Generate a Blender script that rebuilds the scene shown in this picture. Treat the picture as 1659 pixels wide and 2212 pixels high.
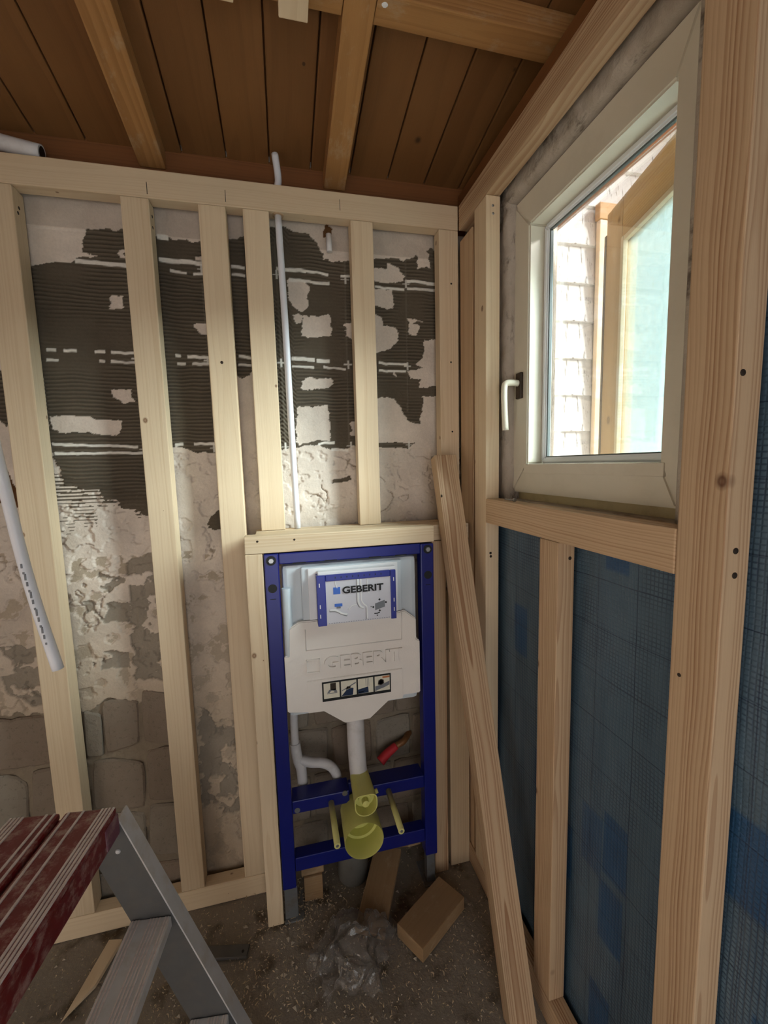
import bpy, bmesh, math, random
import numpy as np
from mathutils import Vector, Matrix, noise as mnoise

random.seed(7)
for o_ in list(bpy.data.objects):
    bpy.data.objects.remove(o_)
SC = bpy.context.scene
COL = SC.collection

# ---------------------------------------------------------------- camera
cam_d = bpy.data.cameras.new('camera')
cam = bpy.data.objects.new('camera', cam_d)
COL.objects.link(cam)
cam_d.sensor_fit = 'VERTICAL'
cam_d.sensor_height = 36.0
cam_d.lens = 36.0 * 916.0 / 2212.0
cam_d.clip_start = 0.02
YAW, PIT, ROL = math.radians(13.132), math.radians(6.4325), math.radians(1.505)
CAM = Vector((0, 0, 1.40))
cam.matrix_world = (Matrix.Translation(CAM) @ Matrix.Rotation(-YAW, 4, 'Z') @
                    Matrix.Rotation(math.pi / 2 - PIT, 4, 'X') @ Matrix.Rotation(-ROL, 4, 'Z'))
SC.camera = cam

# ---------------------------------------------------------------- world, sun, rear fill lamp, exposure
wd = bpy.data.worlds.new('world'); SC.world = wd; wd.use_nodes = True
bg = wd.node_tree.nodes['Background']
bg.inputs['Color'].default_value = (0.86, 0.93, 1.0, 1)
bg.inputs['Strength'].default_value = 1.15
sun_d = bpy.data.lights.new('sun', 'SUN'); sun = bpy.data.objects.new('sun', sun_d); COL.objects.link(sun)
sun_d.energy = 58.0; sun_d.angle = math.radians(42); sun_d.color = (1.0, 0.985, 0.97)
sun.rotation_euler = Vector((-0.80, 0.42, -0.42)).to_track_quat('-Z', 'Y').to_euler()
dl_d = bpy.data.lights.new('rear_fill_lamp', 'AREA'); dl = bpy.data.objects.new('rear_fill_lamp', dl_d); COL.objects.link(dl)  # unseen fill lamp added behind the camera to brighten the room
dl_d.shape = 'RECTANGLE'; dl_d.size = 1.0; dl_d.size_y = 1.7; dl_d.energy = 9.5; dl_d.color = (1.0, 0.95, 0.88)
dl.location = (0.08, -1.62, 0.95); dl.rotation_euler = (math.radians(90), 0, 0)
vs = SC.view_settings
vs.view_transform = 'Standard'; vs.look = 'None'; vs.gamma = 1.0; vs.use_curve_mapping = False
vs.exposure = -0.12


# ---------------------------------------------------------------- helpers
def lin(r, g, b):
    f = lambda c: ((c / 255 + 0.055) / 1.055) ** 2.4 if c > 10 else c / 255 / 12.92
    return (f(r), f(g), f(b), 1)


class NT:
    """small node-graph builder"""
    def __init__(s, name):
        s.m = bpy.data.materials.new(name); s.m.use_nodes = True
        s.t = s.m.node_tree; s.b = s.t.nodes['Principled BSDF']; s.out = s.t.nodes['Material Output']

    def n(s, typ, **kw):
        nd = s.t.nodes.new(typ)
        for k, v in kw.items():
            if k.startswith('i_'):
                key = k[2:]
                key = int(key) if key.isdigit() else key.replace('_', ' ')
                s.set(nd.inputs[key], v)
            else:
                setattr(nd, k, v)
        return nd

    def set(s, inp, v):
        if isinstance(v, bpy.types.NodeSocket):
            s.t.links.new(v, inp)
        else:
            inp.default_value = v

    def math(s, op, a, b=0.0, c=None, clamp=False):
        nd = s.n('ShaderNodeMath', operation=op, use_clamp=clamp)
        s.set(nd.inputs[0], a); s.set(nd.inputs[1], b)
        if c is not None: s.set(nd.inputs[2], c)
        return nd.outputs[0]

    def mix(s, f, a, b, typ='MIX'):
        nd = s.n('ShaderNodeMix', data_type='RGBA', blend_type=typ)
        s.set(nd.inputs['Factor'], f); s.set(nd.inputs[6], a); s.set(nd.inputs[7], b)
        return nd.outputs[2]

    def obj(s):
        return s.n('ShaderNodeTexCoord').outputs['Object']

    def mapv(s, v, scale=(1, 1, 1), loc=(0, 0, 0)):
        nd = s.n('ShaderNodeMapping'); s.set(nd.inputs['Vector'], v)
        s.set(nd.inputs['Scale'], scale); s.set(nd.inputs['Location'], loc)
        return nd.outputs[0]

    def noise(s, v, scale=5.0, detail=3.0, rough=0.55, dist=0.0):
        nd = s.n('ShaderNodeTexNoise'); s.set(nd.inputs['Vector'], v); s.set(nd.inputs['Scale'], scale)
        s.set(nd.inputs['Detail'], detail); s.set(nd.inputs['Roughness'], rough); s.set(nd.inputs['Distortion'], dist)
        return nd.outputs[0]

    def ramp(s, f, stops):
        nd = s.n('ShaderNodeValToRGB'); s.set(nd.inputs[0], f)
        e = nd.color_ramp.elements
        while len(e) < len(stops): e.new(0.5)
        for el, (p, c) in zip(e, stops):
            el.position = p; el.color = c if len(c) == 4 else (*c, 1)
        return nd.outputs[0]

    def step(s, f, lo, hi):
        nd = s.n('ShaderNodeMapRange', interpolation_type='SMOOTHSTEP')
        s.set(nd.inputs['Value'], f); s.set(nd.inputs['From Min'], lo); s.set(nd.inputs['From Max'], hi)
        return nd.outputs[0]

    def fin(s, col, rough=0.6, bump=None, bs=0.3, bd=0.002, metal=0.0, spec=0.4):
        s.set(s.b.inputs['Base Color'], col); s.set(s.b.inputs['Roughness'], rough)
        s.set(s.b.inputs['Metallic'], metal); s.set(s.b.inputs['Specular IOR Level'], spec)
        if bump is not None:
            nd = s.n('ShaderNodeBump'); nd.inputs['Strength'].default_value = bs; nd.inputs['Distance'].default_value = bd
            s.set(nd.inputs['Height'], bump); s.set(s.b.inputs['Normal'], nd.outputs[0])
        return s.m


def wood_mat(name, light, dark, knot, ring=0.006, contrast=0.6, rough=0.62, wander=0.02, dust=0.0, knots=9.0, tint=None, blotch=0.35):
    s = NT(name)
    rnd = s.n('ShaderNodeObjectInfo').outputs['Random']
    v0 = s.obj()
    off = s.n('ShaderNodeCombineXYZ'); s.set(off.inputs[2], s.math('MULTIPLY', rnd, 37.0)); s.set(off.inputs[0], s.math('MULTIPLY', rnd, 0.0))
    vv = s.n('ShaderNodeVectorMath', operation='ADD'); s.set(vv.inputs[0], v0); s.set(vv.inputs[1], off.outputs[0])
    v = vv.outputs[0]
    warp = s.n('ShaderNodeTexNoise'); s.set(warp.inputs['Vector'], s.mapv(v, (7, 7, 1.6))); warp.inputs['Scale'].default_value = 1.0
    warp.inputs['Detail'].default_value = 2.0
    wv = s.n('ShaderNodeVectorMath', operation='MULTIPLY_ADD')
    s.set(wv.inputs[0], warp.outputs[1]); wv.inputs[1].default_value = (wander, wander, 0); s.set(wv.inputs[2], v)
    sep = s.n('ShaderNodeSeparateXYZ'); s.set(sep.inputs[0], wv.outputs[0])
    r2 = s.math('FRACT', s.math('MULTIPLY', rnd, 17.3))
    cx = s.math('ADD', sep.outputs[0], s.math('MULTIPLY_ADD', rnd, 0.07, -0.05))
    cy = s.math('ADD', sep.outputs[1], s.math('MULTIPLY_ADD', r2, 0.05, 0.012))
    rr = s.math('SQRT', s.math('ADD', s.math('MULTIPLY', cx, cx), s.math('MULTIPLY', cy, cy)))
    rv = s.n('ShaderNodeCombineXYZ'); s.set(rv.inputs[0], rr); s.set(rv.inputs[1], s.math('MULTIPLY', rnd, 3.0))
    rn = s.noise(rv.outputs[0], 0.55 / ring, 2.0)
    ph = s.math('FRACT', s.math('ADD', s.math('DIVIDE', rr, ring), s.math('MULTIPLY', rn, 2.2)))
    cm = s.math('MULTIPLY_ADD', s.step(s.noise(rv.outputs[0], 0.22 / ring, 1.0), 0.35, 0.65), 0.75, 0.25)
    late = s.math('MULTIPLY', s.step(ph, 0.25, 0.9), s.math('SUBTRACT', 1.0, s.step(ph, 0.92, 1.0)))
    fib = s.noise(s.mapv(v, (420, 420, 9)), 1.0, 2.0)
    blo = s.noise(s.mapv(v, (9, 9, 2.2)), 1.0, 3.0)
    late = s.math('MULTIPLY', late, cm)
    f = s.math('MULTIPLY', late, contrast)
    f = s.math('ADD', f, s.math('MULTIPLY_ADD', fib, 0.30, -0.12))
    f = s.math('ADD', f, s.math('MULTIPLY_ADD', blo, blotch, -blotch * 0.45), clamp=True)
    col = s.mix(f, light, dark)
    vo = s.n('ShaderNodeTexVoronoi'); s.set(vo.inputs['Vector'], s.mapv(v, (knots, knots, knots * 0.8)))
    vo.inputs['Scale'].default_value = 1.0
    sc = s.n('ShaderNodeSeparateColor'); s.set(sc.inputs[0], vo.outputs['Color'])
    ksz = s.math('MULTIPLY_ADD', sc.outputs[0], 0.11, 0.012)
    kd = s.math('DIVIDE', vo.outputs['Distance'], ksz)
    km = s.math('SUBTRACT', 1.0, s.step(kd, 0.55, 1.1))
    kr = s.math('MULTIPLY', s.math('SINE', s.math('MULTIPLY', kd, 14.0)), 0.12)
    col = s.mix(s.math('MULTIPLY', km, s.math('ADD', kr, 0.75), clamp=True), col, knot)
    if dust > 0:
        dn = s.noise(s.mapv(v, (26, 26, 14)), 1.0, 5.0, 0.7)
        col = s.mix(s.math('MULTIPLY', s.step(dn, 0.52, 0.72), dust), col, lin(196, 178, 150))
    tone = s.math('MULTIPLY_ADD', r2, 0.16, 0.90)
    hsv = s.n('ShaderNodeHueSaturation'); s.set(hsv.inputs['Color'], col); s.set(hsv.inputs['Value'], tone)
    bump = s.math('ADD', s.math('MULTIPLY', late, 0.5), s.math('MULTIPLY', fib, 0.8))
    return s.fin(hsv.outputs[0], rough, bump, 0.22, 0.0012)


def plain(name, col, rough=0.5, metal=0.0, spec=0.4, var=0.0, vscale=30, dirt=None, dirt_amt=0.0, dirt_scale=20, bump=0.0, bscale=200):
    s = NT(name)
    v = s.obj()
    c = col
    if var > 0:
        nn = s.noise(v, vscale, 4.0)
        hsv = s.n('ShaderNodeHueSaturation'); s.set(hsv.inputs['Color'], col)
        s.set(hsv.inputs['Value'], s.math('MULTIPLY_ADD', nn, var * 2, 1 - var)); c = hsv.outputs[0]
    if dirt is not None:
        dn = s.noise(v, dirt_scale, 6.0, 0.7)
        c = s.mix(s.math('MULTIPLY', s.step(dn, 0.45, 0.7), dirt_amt), c, dirt)
    b = s.noise(v, bscale, 3.0) if bump > 0 else None
    return s.fin(c, rough, b, bump, 0.002, metal, spec)


PINE = wood_mat('pale_spruce', lin(224, 203, 172), lin(198, 167, 129), lin(118, 76, 46), ring=0.0075, contrast=0.42, wander=0.03, knots=12.0)
PINEG = wood_mat('grained_spruce', lin(206, 178, 145), lin(160, 119, 86), lin(94, 56, 36), ring=0.0065, contrast=0.95, wander=0.035)
OLDW = wood_mat('aged_brown_board', lin(128, 88, 50), lin(98, 64, 34), lin(48, 26, 12), ring=0.02, contrast=0.35, wander=0.06, knots=9.0, blotch=0.9)
RAFT = wood_mat('sawn_rafter', lin(176, 130, 80), lin(138, 94, 52), lin(74, 42, 20), ring=0.008, contrast=0.45, dust=0.35, knots=6.0)
BROWNB = wood_mat('dark_old_beam', lin(128, 82, 46), lin(92, 54, 28), lin(46, 22, 10), ring=0.01, contrast=0.4, knots=7.0)
DUSTW = wood_mat('dusty_offcut', lin(160, 130, 96), lin(128, 98, 68), lin(70, 45, 26), ring=0.009, contrast=0.3, dust=0.4)
OLDFR = wood_mat('weathered_casement', lin(196, 160, 112), lin(150, 108, 66), lin(90, 60, 36), ring=0.006, contrast=0.5, dust=0.6)
BLUE = plain('blue_enamel', lin(17, 27, 112), 0.32, 0.0, 0.5, var=0.1, vscale=12)
BLUEP = plain('blue_plastic', lin(38, 50, 146), 0.35, 0, 0.5)
FOAM = plain('white_styrofoam', lin(236, 231, 226), 0.75, bump=0.25, bscale=260, var=0.02)
FOAMD = plain('pressed_styrofoam_edge', lin(222, 217, 213), 0.75)
CIST = plain('pale_cistern_plastic', lin(205, 214, 222), 0.38, spec=0.4, var=0.03, vscale=8)
WPRINT = plain('printed_silver_card', lin(212, 213, 224), 0.35)
WHITEP = plain('white_plastic', lin(236, 238, 242), 0.35)
PIPEW = plain('white_pipe', lin(228, 230, 238), 0.35, var=0.03)
PIPEG = plain('grey_white_pipe', lin(214, 212, 214), 0.45, dirt=lin(150, 140, 128), dirt_amt=0.25, dirt_scale=25)
YEL = plain('lime_yellow_plastic', lin(208, 206, 122), 0.42, var=0.05)
YELD = plain('yellow_rod', lin(206, 202, 132), 0.42)
BLK = plain('black_print', lin(16, 18, 20), 0.5)
INKB = plain('dark_blue_print', lin(22, 44, 78), 0.4)
INKL = plain('mid_blue_print', lin(62, 112, 208), 0.4)
GREYP = plain('grey_print', lin(120, 124, 132), 0.45)
CARD = plain('cream_picture', lin(226, 222, 206), 0.4, var=0.06, vscale=60)
ORNG = plain('orange_print', lin(198, 128, 84), 0.4)
STEEL = plain('zinc_steel', lin(170, 172, 174), 0.35, 0.85, var=0.1)
SCREW = plain('dark_screw', lin(58, 48, 40), 0.5, 0.4)
ZINC = plain('galvanised_foot', lin(128, 132, 136), 0.45, 0.6, var=0.15, dirt=lin(110, 95, 80), dirt_amt=0.5)
ALU = plain('worn_aluminium', lin(204, 204, 206), 0.48, 0.15, var=0.12, vscale=18, dirt=lin(186, 176, 162), dirt_amt=0.6, dirt_scale=14)
ALUD = plain('shaded_web_dark_metal', lin(98, 98, 98), 0.5, 0.35, var=0.15, dirt=lin(120, 110, 100), dirt_amt=0.3)  # rail web carries its shade in this colour; the flat bar is plainly dark
RIBM = plain('bare_metal_rib', lin(222, 212, 209), 0.5, 0.1, var=0.1, dirt=lin(120, 60, 60), dirt_amt=0.35, dirt_scale=60)
RED = plain('maroon_coating', lin(112, 18, 24), 0.38, 0.0, 0.5, var=0.25, vscale=25, dirt=lin(196, 172, 162), dirt_amt=0.55, dirt_scale=44)
CAPP = plain('faded_purple_cap', lin(112, 66, 82), 0.55, var=0.2, dirt=lin(190, 175, 165), dirt_amt=0.4)
CREAM = plain('cream_window_plastic', lin(224, 218, 203), 0.4, var=0.03, vscale=6, dirt=lin(150, 140, 118), dirt_amt=0.12, dirt_scale=5)
CREAM2 = plain('yellowed_frame_plastic', lin(196, 180, 138), 0.45, dirt=lin(110, 90, 60), dirt_amt=0.35, dirt_scale=9)
GASK = plain('rubber_gasket', lin(104, 112, 112), 0.6)
HANDW = plain('ivory_handle', lin(238, 234, 216), 0.3)
HANDB = plain('brown_handle_base', lin(58, 44, 34), 0.45)
MORT = plain('grey_drain_pipe', lin(112, 110, 106), 0.6, var=0.15, dirt=lin(90, 78, 64), dirt_amt=0.5)
PINKM = plain('pink_rubber', lin(206, 52, 60), 0.55)
COPP = plain('brown_fitting', lin(140, 96, 60), 0.5, 0.3, var=0.2, dirt=lin(90, 70, 50), dirt_amt=0.5)
TRIMW = plain('painted_trim', lin(224, 204, 172), 0.6, var=0.08, dirt=lin(236, 234, 230), dirt_amt=0.8, dirt_scale=6)
DARKGAP = plain('dark_gap_shade', lin(44, 46, 52), 0.9)  # shade of a gap put into a dark colour
MAROON = plain('outer_plain_wall', lin(188, 178, 166), 0.8, var=0.1)


def wall_mat():
    s = NT('stripped_wall')
    at = s.n('ShaderNodeVertexColor'); at.layer_name = 'Col'
    v = s.obj()
    n1 = s.noise(v, 14, 5, 0.6); n2 = s.noise(v, 160, 4, 0.6)
    hsv = s.n('ShaderNodeHueSaturation'); s.set(hsv.inputs['Color'], at.outputs[0])
    s.set(hsv.inputs['Value'], s.math('ADD', s.math('MULTIPLY_ADD', n1, 0.30, 0.72), s.math('MULTIPLY', n2, 0.26)))
    return s.fin(hsv.outputs[0], 0.85, s.math('ADD', n2, s.math('MULTIPLY', s.noise(v, 45, 4), 1.5)), 0.35, 0.003, spec=0.2)


def block_mat():
    s = NT('concrete_block')
    v = s.obj(); rnd = s.n('ShaderNodeObjectInfo').outputs['Random']
    n1 = s.noise(v, 9, 5, 0.6); n2 = s.noise(v, 120, 4, 0.65)
    c = s.mix(n1, lin(158, 151, 140), lin(126, 116, 103))
    c = s.mix(s.math('MULTIPLY', rnd, 0.6), c, lin(128, 106, 88))
    c = s.mix(s.math('MULTIPLY', s.step(n2, 0.55, 0.75), 0.5), c, lin(78, 70, 60))
    return s.fin(c, 0.9, n2, 0.5, 0.004, spec=0.2)


def plaster_mat():
    s = NT('rough_grey_plaster')
    v = s.obj()
    n1 = s.noise(v, 12, 5, 0.65); n2 = s.noise(v, 90, 4, 0.6)
    c = s.mix(n1, lin(204, 196, 186), lin(158, 146, 132))
    c = s.mix(s.math('MULTIPLY', s.step(s.noise(s.mapv(v, (30, 9, 9)), 1, 6, 0.7), 0.52, 0.68), 0.75), c, lin(66, 54, 44))
    c = s.mix(s.math('MULTIPLY', s.step(s.noise(s.mapv(v, (6, 6, 3), (3, 1, 9)), 1, 3), 0.62, 0.72), 0.6), c, lin(132, 86, 44))
    return s.fin(c, 0.9, s.math('ADD', n1, n2), 0.6, 0.004, spec=0.2)


def floor_mat():
    s = NT('dusty_concrete_floor')
    v = s.obj()
    n1 = s.noise(v, 3.2, 5, 0.6); n2 = s.noise(v, 60, 5, 0.7); n3 = s.noise(v, 11, 4)
    c = s.mix(n1, lin(124, 115, 104), lin(156, 148, 138))
    c = s.mix(s.step(n3, 0.5, 0.72), c, lin(92, 80, 66))
    c = s.mix(s.math('MULTIPLY', s.step(n2, 0.56, 0.74), 0.55), c, lin(168, 148, 120))
    c = s.mix(s.math('MULTIPLY', s.step(s.noise(v, 240, 2), 0.64, 0.7), 0.6), c, lin(190, 168, 134))
    return s.fin(c, 0.92, s.math('ADD', n2, s.math('MULTIPLY', n3, 2.0)), 0.5, 0.006, spec=0.15)


def membrane_mat():
    s = NT('blue_mesh_membrane')
    v = s.obj()
    sep = s.n('ShaderNodeSeparateXYZ'); s.set(sep.inputs[0], v)
    y, z = sep.outputs[1], sep.outputs[2]
    wob = s.math('MULTIPLY_ADD', s.noise(v, 2.5, 2), 0.03, -0.015)
    zz = s.math('ADD', z, wob); yy = s.math('ADD', y, s.math('MULTIPLY', wob, 0.4))

    def grid(p, w):
        fy = s.math('ABSOLUTE', s.math('SUBTRACT', s.math('FRACT', s.math('DIVIDE', yy, p)), 0.5))
        fz = s.math('ABSOLUTE', s.math('SUBTRACT', s.math('FRACT', s.math('DIVIDE', zz, p)), 0.5))
        return s.math('MAXIMUM', s.step(fy, 0.5 - w, 0.5), s.step(fz, 0.5 - w, 0.5))
    fine = grid(0.0085, 0.28); big = grid(0.105, 0.016)
    n1 = s.noise(v, 5.5, 4, 0.6); n2 = s.noise(s.mapv(v, (1, 26, 2.4)), 1.0, 3)
    c = s.mix(n1, lin(66, 92, 114), lin(104, 128, 146))
    c = s.mix(s.math('MULTIPLY', s.step(n2, 0.35, 0.7), 0.35), c, lin(46, 70, 94))
    cell = s.n('ShaderNodeTexVoronoi', distance='CHEBYCHEV'); s.set(cell.inputs['Vector'], s.mapv(v, (1, 9, 4))); cell.inputs['Scale'].default_value = 1.0
    csc = s.n('ShaderNodeSeparateColor'); s.set(csc.inputs[0], cell.outputs['Color'])
    pm = s.math('MULTIPLY', s.step(csc.outputs[0], 0.50, 0.52), s.math('SUBTRACT', 1.0, s.step(cell.outputs['Distance'], 0.26, 0.30)))
    c = s.mix(s.math('MULTIPLY', pm, 0.75), c, lin(18, 74, 122))
    fv = s.math('MULTIPLY', fine, s.math('MULTIPLY_ADD', s.step(n1, 0.42, 0.60), 0.55, 0.12))
    c = s.mix(fv, c, lin(24, 46, 74))
    c = s.mix(s.math('MULTIPLY', big, 0.8), c, lin(16, 36, 66))
    return s.fin(c, 0.36, s.math('SUBTRACT', s.math('MULTIPLY', n2, 0.6), s.math('MULTIPLY', fine, 0.5)), 0.35, 0.003, spec=0.5)


def siding_mat():
    s = NT('peeling_white_paint')
    v = s.obj()
    cr = s.noise(s.mapv(v, (14, 60, 90)), 1.0, 6, 0.7)
    c = s.mix(s.step(cr, 0.585, 0.63), lin(206, 206, 203), lin(112, 110, 104))
    c = s.mix(s.math('MULTIPLY', s.step(s.noise(v, 40, 3), 0.68, 0.72), 0.8), c, lin(74, 64, 54))
    c = s.mix(s.math('MULTIPLY', s.step(s.noise(s.mapv(v, (3, 3, 18)), 1.0, 4), 0.58, 0.7), 0.25), c, lin(196, 172, 140))
    return s.fin(c, 0.75, cr, 0.4, 0.003, spec=0.2)


def glass_mat(name, tint, gloss, bumpy=0.0, diffuse=0.0, dcol=(1, 1, 1, 1), speck=0.0):
    s = NT(name)
    tr = s.n('ShaderNodeBsdfTransparent'); tr.inputs[0].default_value = tint
    gl = s.n('ShaderNodeBsdfGlossy'); gl.inputs['Roughness'].default_value = 0.04
    v = s.obj()
    if bumpy > 0:
        nd = s.n('ShaderNodeBump'); nd.inputs['Strength'].default_value = bumpy; nd.inputs['Distance'].default_value = 0.004
        s.set(nd.inputs['Height'], s.noise(v, 70, 3)); s.set(gl.inputs['Normal'], nd.outputs[0])
    lw = s.n('ShaderNodeLayerWeight'); lw.inputs[0].default_value = 0.35
    mx = s.n('ShaderNodeMixShader'); s.set(mx.inputs[0], s.math('MULTIPLY', lw.outputs['Fresnel'], gloss, clamp=True))
    s.t.links.new(tr.outputs[0], mx.inputs[1]); s.t.links.new(gl.outputs[0], mx.inputs[2])
    res = mx.outputs[0]
    if diffuse > 0:
        df = s.n('ShaderNodeBsdfTranslucent'); df.inputs[0].default_value = dcol
        d2 = s.n('ShaderNodeBsdfDiffuse'); d2.inputs[0].default_value = dcol
        ad = s.n('ShaderNodeMixShader'); ad.inputs[0].default_value = 0.5
        s.t.links.new(df.outputs[0], ad.inputs[1]); s.t.links.new(d2.outputs[0], ad.inputs[2])
        f = s.math('MULTIPLY', s.math('MULTIPLY_ADD', s.noise(v, 55, 4, 0.7), 1.2, 0.3), diffuse, clamp=True)
        m2 = s.n('ShaderNodeMixShader'); s.set(m2.inputs[0], f)
        s.t.links.new(res, m2.inputs[1]); s.t.links.new(ad.outputs[0], m2.inputs[2]); res = m2.outputs[0]
    s.t.links.new(res, s.out.inputs[0])
    return s.m


WALLM = wall_mat(); BLOCKM = block_mat(); PLAS = plaster_mat(); FLOORM = floor_mat(); MEMB = membrane_mat(); SIDM = siding_mat()
GLASS = glass_mat('window_glass', (0.985, 0.992, 0.99, 1), 0.3)
GLASS2 = glass_mat('textured_glass', (0.85, 0.91, 0.91, 1), 0.5, bumpy=1.0, diffuse=0.20, dcol=lin(180, 214, 216))
FILM = glass_mat('clear_film', (0.96, 0.96, 0.96, 1), 1.6, bumpy=0.35, diffuse=0.34, dcol=lin(200, 195, 190))


def wm(o):
    return (wm(o.parent) @ o.matrix_parent_inverse @ o.matrix_basis) if o.parent else o.matrix_basis.copy()


def put(name, me, mat, parent=None, mw=None, local=False):
    o = bpy.data.objects.new(name, me); COL.objects.link(o)
    if mat is not None: me.materials.append(mat)
    if mw is not None: o.matrix_basis = mw
    if parent is not None:
        o.parent = parent
        if not local: o.matrix_parent_inverse = wm(parent).inverted()
    return o


def empty(name, loc, label, cat, rz=0.0, kind=None, group=None):
    o = bpy.data.objects.new(name, None); COL.objects.link(o)
    o.empty_display_size = 0.05
    o.location = loc; o.rotation_euler = (0, 0, rz)
    tag(o, label, cat, kind, group)
    return o


def tag(o, label=None, cat=None, kind=None, group=None):
    if label: o['label'] = label
    if cat: o['category'] = cat
    if kind: o['kind'] = kind
    if group: o['group'] = group
    return o


def box_mesh(name, sx, sy, sz, bev=0.0025, seg=2):
    bm = bmesh.new(); bmesh.ops.create_cube(bm, size=1.0)
    for v in bm.verts: v.co = Vector((v.co.x * sx, v.co.y * sy, v.co.z * sz))
    if bev > 0: bmesh.ops.bevel(bm, geom=list(bm.edges), offset=min(bev, 0.45 * min(sx, sy, sz)), segments=seg, affect='EDGES', profile=0.6)
    me = bpy.data.meshes.new(name); bm.to_mesh(me); bm.free()
    return me


def abox(name, x0, x1, y0, y1, z0, z1, mat, parent=None, axis=None, bev=0.0025, local=False):
    """axis-aligned box; the mesh's local Z is its grain (length) axis"""
    d = (x1 - x0, y1 - y0, z1 - z0)
    if axis is None: axis = 'xyz'[d.index(max(d))]
    c = Vector(((x0 + x1) / 2, (y0 + y1) / 2, (z0 + z1) / 2))
    if axis == 'z': R, s = Matrix.Identity(4), d
    elif axis == 'x': R, s = Matrix.Rotation(math.pi / 2, 4, 'Y'), (d[2], d[1], d[0])
    else: R, s = Matrix.Rotation(-math.pi / 2, 4, 'X'), (d[0], d[2], d[1])
    return put(name, box_mesh(name, *s, bev=bev), mat, parent, Matrix.Translation(c) @ R, local)


def beam(name, p0, p1, side, w, t, mat, parent=None, bev=0.0025, local=False):
    p0, p1 = Vector(p0), Vector(p1)
    z = (p1 - p0); L = z.length; z.normalize()
    x = Vector(side); x = (x - z * x.dot(z)).normalized(); y = z.cross(x)
    M = Matrix((x, y, z)).transposed().to_4x4(); M.translation = (p0 + p1) / 2
    return put(name, box_mesh(name, w, t, L, bev), mat, parent, M, local)


def mesh_from(name, verts, faces, smooth=False):
    me = bpy.data.meshes.new(name); me.from_pydata([tuple(v) for v in verts], [], faces)
    bm = bmesh.new(); bm.from_mesh(me); bmesh.ops.recalc_face_normals(bm, faces=bm.faces); bm.to_mesh(me); bm.free()
    if smooth: me.polygons.foreach_set('use_smooth', [True] * len(me.polygons))
    return me


def catmull(pts, k=8):
    P = [Vector(p) for p in pts]
    if len(P) < 3: return P
    Q = [P[0] * 2 - P[1]] + P + [P[-1] * 2 - P[-2]]
    out = []
    for i in range(1, len(Q) - 2):
        a, b, c, d = Q[i - 1:i + 3]
        for j in range(k):
            t = j / k
            out.append(0.5 * ((2 * b) + (c - a) * t + (2 * a - 5 * b + 4 * c - d) * t * t + (3 * b - a - 3 * c + d) * t ** 3))
    out.append(P[-1])
    return out


def tube(name, pts, r, mat, parent=None, n=14, k=8, flat=1.0, rads=None, local=False):
    P = catmull(pts, k); N = len(P)
    T = [(P[min(i + 1, N - 1)] - P[max(i - 1, 0)]).normalized() for i in range(N)]
    up = Vector((0, 1, 0)) if abs(T[0].y) < 0.9 else Vector((0, 0, 1))
    u = (up - T[0] * up.dot(T[0])).normalized()
    V, F = [], []
    for i in range(N):
        u = (u - T[i] * u.dot(T[i])).normalized(); w = T[i].cross(u)
        ri = r if rads is None else rads[0] + (rads[1] - rads[0]) * i / (N - 1)
        for j in range(n):
            a = 2 * math.pi * j / n
            V.append(P[i] + u * (math.cos(a) * ri * flat) + w * (math.sin(a) * ri))
    for i in range(N - 1):
        for j in range(n):
            F.append((i * n + j, i * n + (j + 1) % n, (i + 1) * n + (j + 1) % n, (i + 1) * n + j))
    F.append(tuple(range(n - 1, -1, -1))); F.append(tuple(range((N - 1) * n, N * n)))
    me = mesh_from(name, V, F)
    sm = [True] * len(me.polygons); sm[-1] = sm[-2] = False
    me.polygons.foreach_set('use_smooth', sm)
    return put(name, me, mat, parent, None, local)


def lathe(name, prof, origin, axis, mat, parent=None, n=40, shape=None, local=False):
    """revolve prof [(radius, along)] about axis through origin; shape(angle)->radius factor"""
    a = Vector(axis).normalized(); x = Vector((1, 0, 0)) if abs(a.x) < 0.9 else Vector((0, 1, 0))
    x = (x - a * x.dot(a)).normalized(); y = a.cross(x)
    V, F = [], []
    for (r, h) in prof:
        for j in range(n):
            t = 2 * math.pi * j / n; f = shape(t) if shape else 1.0
            V.append(Vector(origin) + a * h + (x * math.cos(t) + y * math.sin(t)) * (r * f))
    for i in range(len(prof) - 1):
        for j in range(n):
            F.append((i * n + j, i * n + (j + 1) % n, (i + 1) * n + (j + 1) % n, (i + 1) * n + j))
    me = bpy.data.meshes.new(name)
    if prof[0][0] < 1e-6: pass
    me = mesh_from(name, V, F, True)
    o = put(name, me, mat, parent, None, local)
    md = o.modifiers.new('edge', 'EDGE_SPLIT'); md.split_angle = math.radians(40)
    return o


def prism(name, poly, y0, y1, mat, parent=None, bev=0.0, plane='xz'):
    """extrude polygon given in (x, z) between y0 (front) and y1"""
    bm = bmesh.new()
    f = bm.faces.new([bm.verts.new((x, y0, z)) for x, z in poly])
    r = bmesh.ops.extrude_face_region(bm, geom=[f])
    for v in r['geom']:
        if isinstance(v, bmesh.types.BMVert): v.co.y = y1
    bmesh.ops.recalc_face_normals(bm, faces=bm.faces)
    if bev > 0: bmesh.ops.bevel(bm, geom=list(bm.edges), offset=bev, segments=2, affect='EDGES')
    me = bpy.data.meshes.new(name); bm.to_mesh(me); bm.free()
    return put(name, me, mat, parent)


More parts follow.
